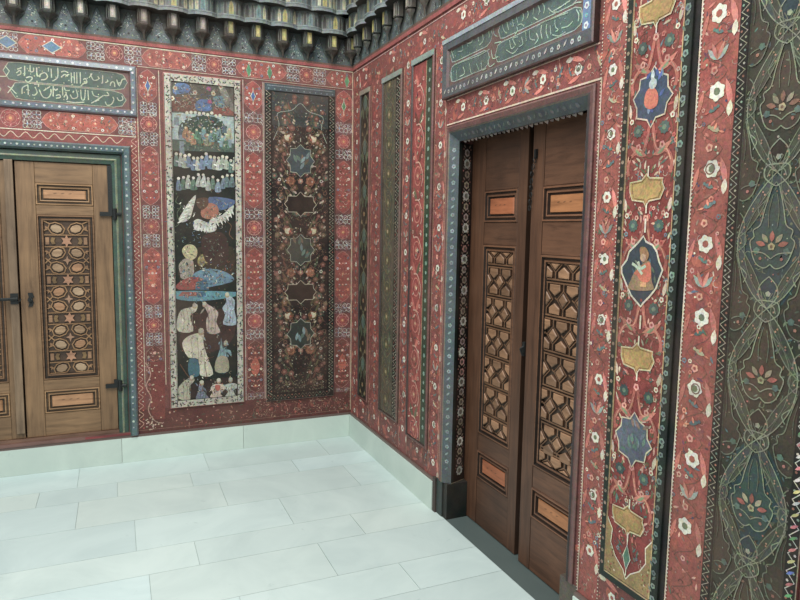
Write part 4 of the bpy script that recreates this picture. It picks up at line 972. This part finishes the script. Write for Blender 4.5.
f.build('foot_block', M_PAINT, df)
# reveal, splayed slightly inwards; blossom column on black
o = SIDE(1.546, 0, -.024); e = SIDE(1.506, 0, -.125); ud = (e-o); L_ = ud.length; ud.normalize()
RV = Frame(o, ud, (0,0,1), ud.cross(Vector((0,0,1))) if (ud.cross(Vector((0,0,1)))).y < 0 else -(ud.cross(Vector((0,0,1)))))
f = MB(RV, .0005)
f.rect(0, .2, L_, 1.995, (16,15,15), 0); f.rect(0, .2, .02, 1.995, (26,40,36), 1)
f.line([(0,.203),(L_,.200)], .006, (150,140,110), 2)
z = .26; k = 0
while z < 1.95:
    big = k % 3 == 0
    f.flower((L_*.58+rnd.uniform(-.004,.004), z), .027 if big else .021, jit((214,210,196) if big else rnd.choice([(176,154,146),(168,150,128),(180,130,120)])), (96,80,70) if not big else (120,112,100), 3, 8 if big else 6)
    f.ring((L_*.58, z), .012 if big else .009, .003, (90,70,64), 5, 8)
    for s_ in (-1,1):
        f.leaf((L_*.58+s_*.012, z+.024), 1.57-s_*.8, .022, .010, jit((146,122,108)), 2)
        f.circ((L_*.58+s_*.028, z+.018), .005, jit((150,90,80)), 3, 5)
    z += .0545; k += 1
f.build('painted_reveal', M_PAINT, df)
f = MB(SIDE); P = lambda u, z, h: SIDE(u, z, h)
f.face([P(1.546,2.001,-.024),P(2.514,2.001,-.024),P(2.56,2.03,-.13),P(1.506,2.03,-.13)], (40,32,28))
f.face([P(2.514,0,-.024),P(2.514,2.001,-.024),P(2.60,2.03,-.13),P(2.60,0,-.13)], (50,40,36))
for k in range(26):         # frayed torn edge of the head lining
    u = 1.58+.035*k; f.face([P(u,2.002,-.026),P(u+.034,2.002,-.026),P(u+.028,1.992-rnd.uniform(0,.008),-.028),P(u+.006,1.995,-.028)], jit((96,90,84),.3))
f.build('head_lining', M_PAINT, df)

# ---------------------------------------------------------------- doors
def plank(nm, fr, u0, u1, z0, z1, h0, h1, c, mat, parent, bev=.002):
    b = MB(fr); b.prism([(u0+.0008,z0+.0008),(u1-.0008,z0+.0008),(u1-.0008,z1-.0008),(u0+.0008,z1-.0008)], h0, h1, c, shade(c,.7), bev)
    return b.build(nm, mat, parent)
def inset(fr, u0, u1, z0, z1, h, c, board, parent):
    b = MB(fr); b.mould(u0, u1, z0, z1, [(0,h),(.004,h+.007),(.010,h+.007),(.013,h-.004),(.019,h-.004),(.024,h+.003),(.030,h+.002),(.034,h-.010),(.040,h-.010)], [c, shade(c,1.3), shade(c,.5), shade(c,.6), c, shade(c,1.25), shade(c,.5), shade(c,.6)], (50,38,30))  # raised edges coloured lighter as painted highlights, grooves darker
    o = b.build('inset_panel', M_WOODH, parent)
    b = MB(fr); b.prism([(u0+.042,z0+.040),(u1-.042,z0+.040),(u1-.042,z1-.040),(u0+.042,z1-.040)], h-.012, h-.001, board, shade(board,.6), .006)
    w = u1-u0; zc = (z0+z1)/2
    for k in range(3): b.h0 = h-.0009; b.leaf((u0+w*(.3+.13*k), zc+.004), .2, w*.07, .006, shade(board,.72), 0)
    for q in WORLD: pass
    b2 = b.build('panel_board', M_WOODH, o); b2['label'] = 'orange brown centre board'
    return o
def lattice_star(fr, u0, u1, z0, z1, h, starz, parent):
    """six-pointed stars between rounded hexagons, framed by thin mouldings"""
    b = MB(fr); c = (104,78,56)
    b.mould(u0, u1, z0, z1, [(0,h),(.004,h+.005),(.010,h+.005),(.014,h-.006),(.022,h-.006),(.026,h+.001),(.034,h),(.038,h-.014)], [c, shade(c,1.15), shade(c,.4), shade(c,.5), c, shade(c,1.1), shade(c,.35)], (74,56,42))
    o = b.build('carved_lattice', M_WOODH, parent)
    a0, a1, b0, b1 = u0+.036, u1-.036, z0+.036, z1-.036; A = (a0+a1)/2; W = (a1-a0)/2; P_ = abs(starz[0]-starz[1])
    s = MB(fr); t = MB(fr); hb = h-.014; st = (126,98,70); lt = (150,124,98)
    clampf = lambda P: [(min(max(u,a0+.002),a1-.002), min(max(z,b0+.002),b1-.002)) for u, z in P]
    def strap(P, closed=False, w=.0085):
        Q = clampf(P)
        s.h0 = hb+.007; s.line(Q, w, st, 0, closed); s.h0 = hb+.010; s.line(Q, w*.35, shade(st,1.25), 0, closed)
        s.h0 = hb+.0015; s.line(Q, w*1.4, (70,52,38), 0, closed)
    zs = [starz[0]+P_*k for k in range(-1, len(starz)+2)]
    zs = [starz[0]-P_*k for k in range(-1, len(starz)+1)]
    for zc in zs:
        if b0+.02 < zc < b1-.02:
            t.h0 = 0; P = [( A+(.034 if i % 2 == 0 else .017)*math.cos(math.pi/2+i*math.pi/6)*1.0, zc+(.040 if i % 2 == 0 else .020)*math.sin(math.pi/2+i*math.pi/6)) for i in range(12)]
            t.prism(P, hb, hb+.011, (162,122,98), (80,58,42))
            for s_ in (-1,1):
                t.prism([(A+s_*W*.50,zc+.018),(A+s_*W*.66,zc+.022),(A+s_*W*.72,zc),(A+s_*W*.66,zc-.022),(A+s_*W*.50,zc-.018),(A+s_*W*.56,zc)], hb, hb+.009, (118,94,62), (70,50,38))
                t.prism([(A+s_*W*.78,zc+.022),(A+s_*W*.94,zc+.022),(A+s_*W*.94,zc-.022),(A+s_*W*.78,zc-.022)], hb, hb+.009, (142,110,84), (70,50,38))
            for s_ in (-1,1): strap([(a0, zc+s_*.036),(a1, zc+s_*.036)])
        zm = zc-P_/2
        if b0+.02 < zm < b1-.02:
            t.prism([(A+(.026 if i % 2 == 0 else .010)*math.cos(i*math.pi/4), zm+(.030 if i % 2 == 0 else .011)*math.sin(i*math.pi/4)) for i in range(8)], hb, hb+.010, (150,118,96), (80,58,42))
        for dz in (P_*.31, -P_*.31):
            z = zc+dz
            if not b0+.012 < z < b1-.012: continue
            for s_ in (-1,1):
                cx = A+s_*W*.44; sg = s_*(1 if dz > 0 else -1)
                H = []
                for i in range(8):
                    a = i*math.pi/4+.39; x = .033*math.cos(a); y = .025*math.sin(a); r = sg*.35
                    H.append((cx+x*math.cos(r)-y*math.sin(r), z+x*math.sin(r)+y*math.cos(r)))
                t.prism(clampf(H), hb, hb+.012, jit(rnd.choice([lt,(158,120,90),(164,140,114)]),.06), (84,60,44), .003)
                strap([(cx+(p[0]-cx)*1.42, z+(p[1]-z)*1.5) for p in H], True)
                strap([(cx+s_*.036, z+(.03 if dz > 0 else -.03)), (A+s_*W, z+(.062 if dz > 0 else -.062))]); strap([(cx+s_*.040, z), (A+s_*W, z-(.012 if dz > 0 else -.012))])
                t.prism([(A+s_*W*.80, z+.006),(A+s_*W*.93, z+.018),(A+s_*W*.93, z-.010)], hb, hb+.009, (136,104,76), (70,50,38))
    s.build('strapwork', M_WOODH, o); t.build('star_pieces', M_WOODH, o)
    return o
def lattice_hex(fr, u0, u1, z0, z1, h, lines, parent):
    b = MB(fr); c = (84,58,42)
    b.mould(u0, u1, z0, z1, [(0,h),(.004,h+.006),(.010,h+.006),(.014,h-.006),(.020,h-.006),(.024,h+.001),(.031,h),(.036,h-.014)], [c, shade(c,1.3), shade(c,.45), shade(c,.6), c, shade(c,1.3), shade(c,.45)], (54,40,30))  # lighter edge tones paint highlights onto the moulding
    o = b.build('carved_lattice', M_WOODH, parent)
    a0, a1, b0, b1 = u0+.034, u1-.034, z0+.034, z1-.034; W = a1-a0; hb = h-.014
    s = MB(fr); t = MB(fr); st = (112,82,60); lt = (134,102,78)
    cf = lambda P: [(min(max(u,a0+.002),a1-.002), min(max(z,b0+.002),b1-.002)) for u, z in P]
    def strap(P, closed=False, w=.007):
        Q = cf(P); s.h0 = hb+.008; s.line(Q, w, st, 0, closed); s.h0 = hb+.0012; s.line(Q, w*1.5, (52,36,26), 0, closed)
    def piece(P):
        xs = [q[0] for q in P]; zs = [q[1] for q in P]
        if max(xs) < a0+.008 or min(xs) > a1-.008 or max(zs) < b0+.008 or min(zs) > b1-.008: return
        t.prism(cf(P), hb, hb+.013, jit(lt,.13), (84,58,42), .005)
    pd = lines[0]-lines[1]
    L = [lines[0]+pd]+list(lines)+[lines[-1]-pd]
    for k, zl in enumerate(L):
        if b0+.01 < zl < b1-.01:
            for d in (-.007,.007): strap([(a0,zl+d),(a1,zl+d)])
        zm = zl-pd/2; off = .25 if k % 2 else 0
        for q in range(-1,4):
            x = a0+W*(.02+.48*q+off)
            piece([(x-.034,zl-.014),(x+.034,zl-.014),(x+.036,zl-.040),(x,zl-.062),(x-.036,zl-.040)])
            piece([(x-.034,zl-pd+.014),(x+.034,zl-pd+.014),(x+.036,zl-pd+.040),(x,zl-pd+.062),(x-.036,zl-pd+.040)])
            x2 = x+W*.24; r = .030
            piece([(x2,zm+r),(x2+r*1.0,zm),(x2,zm-r),(x2-r*1.0,zm)])
            strap([(x2,zm+r+.010),(x2+r+.012,zm),(x2,zm-r-.010),(x2-r-.012,zm)], True, .006)
            strap([(x,zl-.070),(x+.012,zm)], False, .006)
            strap([(x2,zm+r+.010),(x2,zl-.01)], False, .006); strap([(x2,zm-r-.010),(x2,zl-pd+.01)], False, .006)
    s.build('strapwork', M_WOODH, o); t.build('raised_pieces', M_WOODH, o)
    return o
def door_leaf(nm, fr, u0, u1, z0, z1, h, a, b, zz, c, board, latfn, lat, label):
    """zz = heights: bottom rail top, inset top, mid rail top, lattice top, rail top, inset top"""
    d = tag(empty(nm, fr((u0+u1)/2, z0, h-.02)), label, 'door', kind='structure')
    th = .035
    plank('stile', fr, u0, a, z0, z1, h-th, h, jit(c,.05), M_WOODV, d); plank('stile', fr, b, u1, z0, z1, h-th, h, jit(c,.05), M_WOODV, d)
    plank('rail', fr, a, b, z0, zz[0], h-th, h-.001, jit(c,.06), M_WOODH, d); plank('rail', fr, a, b, zz[1], zz[2], h-th, h-.001, jit(c,.06), M_WOODH, d)
    plank('rail', fr, a, b, zz[3], zz[4], h-th, h-.001, jit(c,.06), M_WOODH, d); plank('rail', fr, a, b, zz[5], z1, h-th, h-.001, jit(c,.06), M_WOODH, d)
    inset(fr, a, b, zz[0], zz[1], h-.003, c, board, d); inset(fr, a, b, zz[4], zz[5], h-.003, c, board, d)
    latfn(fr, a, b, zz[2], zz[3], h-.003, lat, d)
    k = MB(fr); k.box(a-.01, b+.01, z0+.01, z1-.01, h-th-.004, h-th+.002, (50,38,30)); k.build('backing_board', M_WOODV, d)
    return d
CB = (122,96,70); CR = (82,56,41)
SZ = [1.451,1.210,.969,.726]
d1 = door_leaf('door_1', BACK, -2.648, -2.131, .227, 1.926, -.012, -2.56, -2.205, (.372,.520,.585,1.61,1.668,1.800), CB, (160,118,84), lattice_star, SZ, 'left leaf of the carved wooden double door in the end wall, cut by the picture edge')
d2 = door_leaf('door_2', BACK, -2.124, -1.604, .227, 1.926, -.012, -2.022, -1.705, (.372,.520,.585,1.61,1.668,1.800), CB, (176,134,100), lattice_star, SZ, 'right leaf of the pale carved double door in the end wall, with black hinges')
b = MB(BACK); b.prism([(-2.176,.26),(-2.132,.26),(-2.132,1.93),(-2.176,1.93)], -.012, .008, (120,100,80), (70,56,44), .006); b.build('cover_strip', M_WOODV, d1)
def iron(fr, parent, nm, fn):
    b = MB(fr); fn(b); return b.build(nm, M_IRON, parent)
def hinge(b, z, up):
    b.box(-1.622, -1.596, z-.01, z+up, -.012, .004, (20,20,20)); b.box(-1.672, -1.585, z-.013, z+.013, -.012, .006, (20,20,20))
    b.tube([tuple(BACK(-1.585,z-.035,.012)), tuple(BACK(-1.585,z+.035,.012))], .013, (20,20,20), 8); b.tube([tuple(BACK(-1.585,z,.01)), tuple(BACK(-1.548,z,.014))], .010, (20,20,20), 6)
iron(BACK, d2, 'hinge', lambda b: hinge(b, 1.622, .30)); iron(BACK, d2, 'hinge', lambda b: hinge(b, .520, .04))
def latch(b):
    b.tube([tuple(BACK(-2.33,1.098,.015)), tuple(BACK(-2.20,1.100,.018)), tuple(BACK(-2.135,1.102,.02))], .010, (20,20,20)); b.box(-2.175,-2.133,1.07,1.135,.006,.014,(20,20,20))
    b.tube([tuple(BACK(-2.15,1.10,.02)), tuple(BACK(-2.13,1.08,.03)), tuple(BACK(-2.12,1.10,.02))], .006, (20,20,20))
iron(BACK, d1, 'latch_bar', latch)
def esc(b):
    b.prism([(-2.085,1.135),(-2.06,1.135),(-2.052,1.11),(-2.062,1.10),(-2.055,1.075),(-2.062,1.05),(-2.085,1.05),(-2.078,1.075),(-2.088,1.09),(-2.080,1.11)], -.012, -.004, (20,20,20)); b.tube([tuple(BACK(-2.07,1.105,.0)), tuple(BACK(-2.06,1.09,.01)), tuple(BACK(-2.075,1.075,.0))], .004, (20,20,20))
iron(BACK, d2, 'keyhole_plate', esc)
b = MB(BACK)
for z in (1.89,1.70,1.45,.95,.45):
    b.circ((-2.155,z), .005, (40,34,30), 1, 7); b.circ((-1.64,z+.02), .004, (50,40,32), 1, 7)
b.h0 = 0
for p in b.V: pass
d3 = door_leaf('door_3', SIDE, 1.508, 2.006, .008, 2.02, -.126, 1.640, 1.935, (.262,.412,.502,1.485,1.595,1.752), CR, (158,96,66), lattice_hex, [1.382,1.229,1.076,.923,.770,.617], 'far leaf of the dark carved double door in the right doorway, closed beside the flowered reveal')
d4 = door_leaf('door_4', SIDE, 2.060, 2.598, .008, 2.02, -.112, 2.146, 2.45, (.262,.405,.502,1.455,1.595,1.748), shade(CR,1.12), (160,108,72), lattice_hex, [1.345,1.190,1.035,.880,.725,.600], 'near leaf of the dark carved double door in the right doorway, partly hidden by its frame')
b = MB(SIDE)            # hanging chain at the top of the meeting stiles
pts = [(2.092,1.875),(2.085,1.85),(2.075,1.82),(2.072,1.79),(2.070,1.76),(2.072,1.73),(2.070,1.70),(2.066,1.67),(2.064,1.645)]
for i in range(len(pts)-1):
    p, q_ = pts[i], pts[i+1]; c = ((p[0]+q_[0])/2, (p[1]+q_[1])/2); r = .012
    ring = [tuple(SIDE(c[0]+(.008*math.cos(a) if i % 2 else .002*math.cos(a)), c[1]+r*math.sin(a), -.100+(.0 if i % 2 else .008*math.cos(a)))) for a in [6.2832*k/8 for k in range(9)]]
    b.tube(ring, .0022, (20,20,20), 5)
b.box(2.085,2.097,1.87,1.91,-.110,-.098,(20,20,20)); b.build('door_chain', M_IRON, d4)
b = MB(SIDE); b.box(2.03,2.048,.985,1.05,-.125,-.112,(20,20,20)); b.tube([tuple(SIDE(2.04,1.03,-.112)), tuple(SIDE(2.04,1.02,-.095)), tuple(SIDE(2.04,.99,-.108))], .005, (20,20,20)); b.build('door_catch', M_IRON, d3)

# ---------------------------------------------------------------- stalactite cornices
STEP = .1735
def facet(mb, p, q, z0, z1, c, motif=None):
    """one upright facet between plan points p, q = (u, h), with a painted arch"""
    fr = mb.fr; a = fr(p[0], z0, p[1]); b = fr(q[0], z0, q[1]); u = b-a; w = u.length; u.normalize()
    n = u.cross(Vector((0,0,1)))
    if n.dot(fr.n) < 0: n = -n
    keep = mb.fr, mb.h0; mb.fr = Frame(a, u, (0,0,1), n); mb.h0 = 0
    H = z1-z0
    mb.rect(0, 0, w, H, c, 0)
    if motif:
        k, fc = motif
        if k == 'arch':
            P = [(w*.14,H*.06),(w*.86,H*.06),(w*.86,H*.52),(w*.72,H*.78),(w*.5,H*.95),(w*.28,H*.78),(w*.14,H*.52)]
            mb.poly(P, fc, 2); mb.line(P, .0035, (130,134,124), 3, True)
            mb.leaf((w*.5,H*.15), 1.57, H*.6, w*.2, shade(fc,.8), 4)
        elif k == 'field':
            mb.rect(w*.14, H*.1, w*.86, H*.92, fc, 2); mb.leaf((w*.5,H*.2), 1.57, H*.6, w*.34, shade(fc,1.2), 3)
        elif k == 'spots':
            for _ in range(7): mb.circ((rnd.uniform(.1,.9)*w, rnd.uniform(.1,.9)*H), .004, shade(fc,rnd.uniform(.8,1.2)), 2, 5)
    mb.fr, mb.h0 = keep
def zz(k, base, amp, n, ph=0):
    """plan of a tier: facetted scallops, wide nose over each pendant"""
    P = []
    for i in range(n):
        c = (i+ph)*STEP*k
        P += [(c-k*STEP*.5, base), (c-k*STEP*.30, base+amp*.75), (c-k*STEP*.13, base+amp), (c+k*STEP*.13, base+amp), (c+k*STEP*.30, base+amp*.75)]
    P.append(((n-1+ph+.5)*STEP*k, base))
    return P
YEL = (168,158,92); PY = (190,184,150); DG = (62,70,66); GB = (88,102,104)
def cornice(fr, sgn, n, label, flat=False):
    root = tag(empty('stalactite_cornice', fr(sgn*n*STEP/2, 2.70, 0)), label, 'cornice')
    b = MB(fr); L = n*STEP+.1
    u0, u1 = (0, L) if sgn > 0 else (-L, 0)
    b.box(u0, u1, 2.70, 2.93, .001, .006, (84,92,88))
    b.h0 = .0065
    for i in range(n+1):        # bell-shaped painted fields between the pendants
        c = sgn*(i+.5)*STEP
        if not u0+.08 < c < u1-.08: continue
        P = [(c-.072,2.702),(c-.066,2.735),(c-.040,2.765),(c-.028,2.80),(c-.012,2.845),(c,2.865)]; P += [(2*c-p[0],p[1]) for p in P[::-1][1:]]
        b.poly(P, jit((96,110,110),.08), 1); b.line(P, .0035, (54,60,60), 2)
        for _ in range(46):
            y = rnd.uniform(2.708,2.84); w_ = .065 if y < 2.74 else (.035 if y < 2.78 else .016)
            x = c+rnd.uniform(-w_,w_); q = rnd.random()
            if q < .5: b.leaf((x,y), rnd.uniform(0,6.3), .014, .005, jit(rnd.choice([(176,190,188),(70,84,100),(160,160,140)])), 3)
            else: b.circ((x,y), .0035, jit(rnd.choice([(190,196,186),(80,100,110),(50,56,64)])), 3, 5)
        b.circ((c,2.733), .007, (40,44,50), 4, 7)
    b.build('painted_backboard', M_PAINT, root)
    for i in range(n):          # hanging pendants
        c = sgn*(i+(.05 if i == 0 else 0))*STEP; p = MB(fr); dk = (84,86,80) if flat else (70,70,64)
        if i == 0: c = sgn*.035
        rings = []
        for z, r in ((2.700,.005),(2.722,.007),(2.738,.011),(2.750,.022),(2.762,.038),(2.772,.050),(2.780,.052),(2.785,.044)):
            rings.append([p.fr(c+r*x*(.55 if flat else 1), z, max(.006, (.028 if flat else .05)+r*y*(.5 if flat else 1))) for x, y in ((-1,-.4),(-.8,.5),(-.38,1),(.38,1),(.8,.5),(1,-.4))])
        for j in range(len(rings)-1):
            for k in range(5): p.face([rings[j][k], rings[j][k+1], rings[j+1][k+1], rings[j+1][k]], jit(dk if j > 1 else (66,64,56), .15))
        kf = .62 if flat else 1; pl = [(c-.042,.03*kf),(c-.036,.070*kf),(c-.020,.090*kf),(c+.020,.090*kf),(c+.036,.070*kf),(c+.042,.03*kf)]
        pal = [(96,90,82), YEL if (sgn < 0 and i < 6) or sgn > 0 and i in (2,3,4) else jit((150,142,130)), PY]
        for j in range(5):
            mt = ('field', jit(pal[1],.08)) if j == 2 else (('arch', (58,58,56)) if j in (1,3) else None)
            facet(p, pl[j], pl[j+1], 2.785, 2.872, (62,64,60), mt)
        p.build('pendant', M_PAINT, root)
    # ledges and tiers
    zt = 2.872; base, amp, ph = (.055, .035, 0) if flat else (.082, .032, 0)
    tiers = [(.026,None,.014),(.098,'a',0),(.026,None,.014),(.11,'b',0),(.026,None,.016),(.11,'c',0),(.022,None,.02),(.09,'d',0)]
    for ti, (hh, kind, lip) in enumerate(tiers):
        t = MB(fr); P = zz(sgn, base+lip, amp, n, ph)
        if sgn < 0: P = P[::-1]
        m = 0
        P = [q for q in P if (q[0] > -.0 if sgn > 0 else q[0] < .0)]
        back = .0
        for j in range(len(P)-1):
            if kind is None:
                facet(t, P[j], P[j+1], zt, zt+hh, jit((118,128,128),.08))
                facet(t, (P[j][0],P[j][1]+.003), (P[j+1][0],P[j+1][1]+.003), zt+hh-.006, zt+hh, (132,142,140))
            else:
                w = abs(P[j+1][0]-P[j][0]); idx = int(abs((P[j][0]+P[j+1][0])/2)/STEP+.5-ph) ; nose = abs(P[j][1]-P[j+1][1]) < .002
                q = rnd.random()
                if nose: mt = ('arch', jit(YEL if (idx+ti) % 2 == 0 else (104,128,128), .1))
                else: mt = ('arch', jit(rnd.choice([(70,72,70),(96,112,114),PY,(76,84,86)]), .1)) if kind != 'd' else ('spots', (150,160,150))
                facet(t, P[j], P[j+1], zt, zt+hh, jit((94,104,102),.08), mt)
            # underside and top closing faces back to the wall
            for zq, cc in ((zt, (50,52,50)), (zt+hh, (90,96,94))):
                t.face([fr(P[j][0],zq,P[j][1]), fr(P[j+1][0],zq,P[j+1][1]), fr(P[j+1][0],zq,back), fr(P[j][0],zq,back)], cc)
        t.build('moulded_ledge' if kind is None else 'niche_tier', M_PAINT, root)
        zt += hh
        if kind is not None: base += .038 if not flat else .030; ph = .5-ph
    return root
cornice(BACK, -1, 18, 'painted stalactite cornice with hanging pendants along the top of the end wall')
cornice(SIDE, 1, 23, 'painted stalactite cornice running along the top of the right wall', True)

# ---------------------------------------------------------------- light: lamps above the room, camera
w = bpy.data.worlds.new('museum_light'); bpy.context.scene.world = w; w.use_nodes = True
w.node_tree.nodes['Background'].inputs[0].default_value = (.88, .94, .95, 1); w.node_tree.nodes['Background'].inputs[1].default_value = .70
def lamp(nm, loc, size, power, colr, target, label):
    l = bpy.data.lights.new(nm, 'AREA'); l.shape = 'RECTANGLE'; l.size, l.size_y = size; l.energy = power; l.color = colr
    o = bpy.data.objects.new(nm, l); col.objects.link(o); o.location = loc
    o.rotation_euler = (Vector(target)-Vector(loc)).to_track_quat('-Z','Y').to_euler()
    return o
lamp('ceiling_lamp', (-1.7,-2.5,4.7), (2.4,2.4), 165, (.97,1,.98), (-1.4,-1.4,0), '')
lamp('ceiling_lamp', (-3.6,-4.4,4.2), (2.0,2.0), 60, (.97,1,.97), (-.6,-1.2,1.0), '')
sc = bpy.context.scene
cd = bpy.data.cameras.new('camera'); cam = bpy.data.objects.new('camera', cd); col.objects.link(cam); sc.camera = cam
cd.sensor_width = 36; cd.lens = 36*641.815/800; cd.clip_start = .05
yaw, pitch, roll = 0.4154280712298681, 0.10828545177591392, 0.015926785303481027
d = Vector((math.sin(yaw)*math.cos(pitch), math.cos(yaw)*math.cos(pitch), -math.sin(pitch)))
r = Vector((math.cos(yaw), -math.sin(yaw), 0)); u = r.cross(d)
rr = r*math.cos(roll)+u*math.sin(roll); uu = u*math.cos(roll)-r*math.sin(roll)
from mathutils import Matrix
M = Matrix((rr, uu, -d)).transposed().to_4x4(); M.translation = Vector((-1.5786212630808003, -4.463984497953773, 1.55)); cam.matrix_world = M
sc.view_settings.view_transform = 'Standard'; sc.view_settings.look = 'None'; sc.view_settings.gamma = 1; sc.view_settings.exposure = 0.18
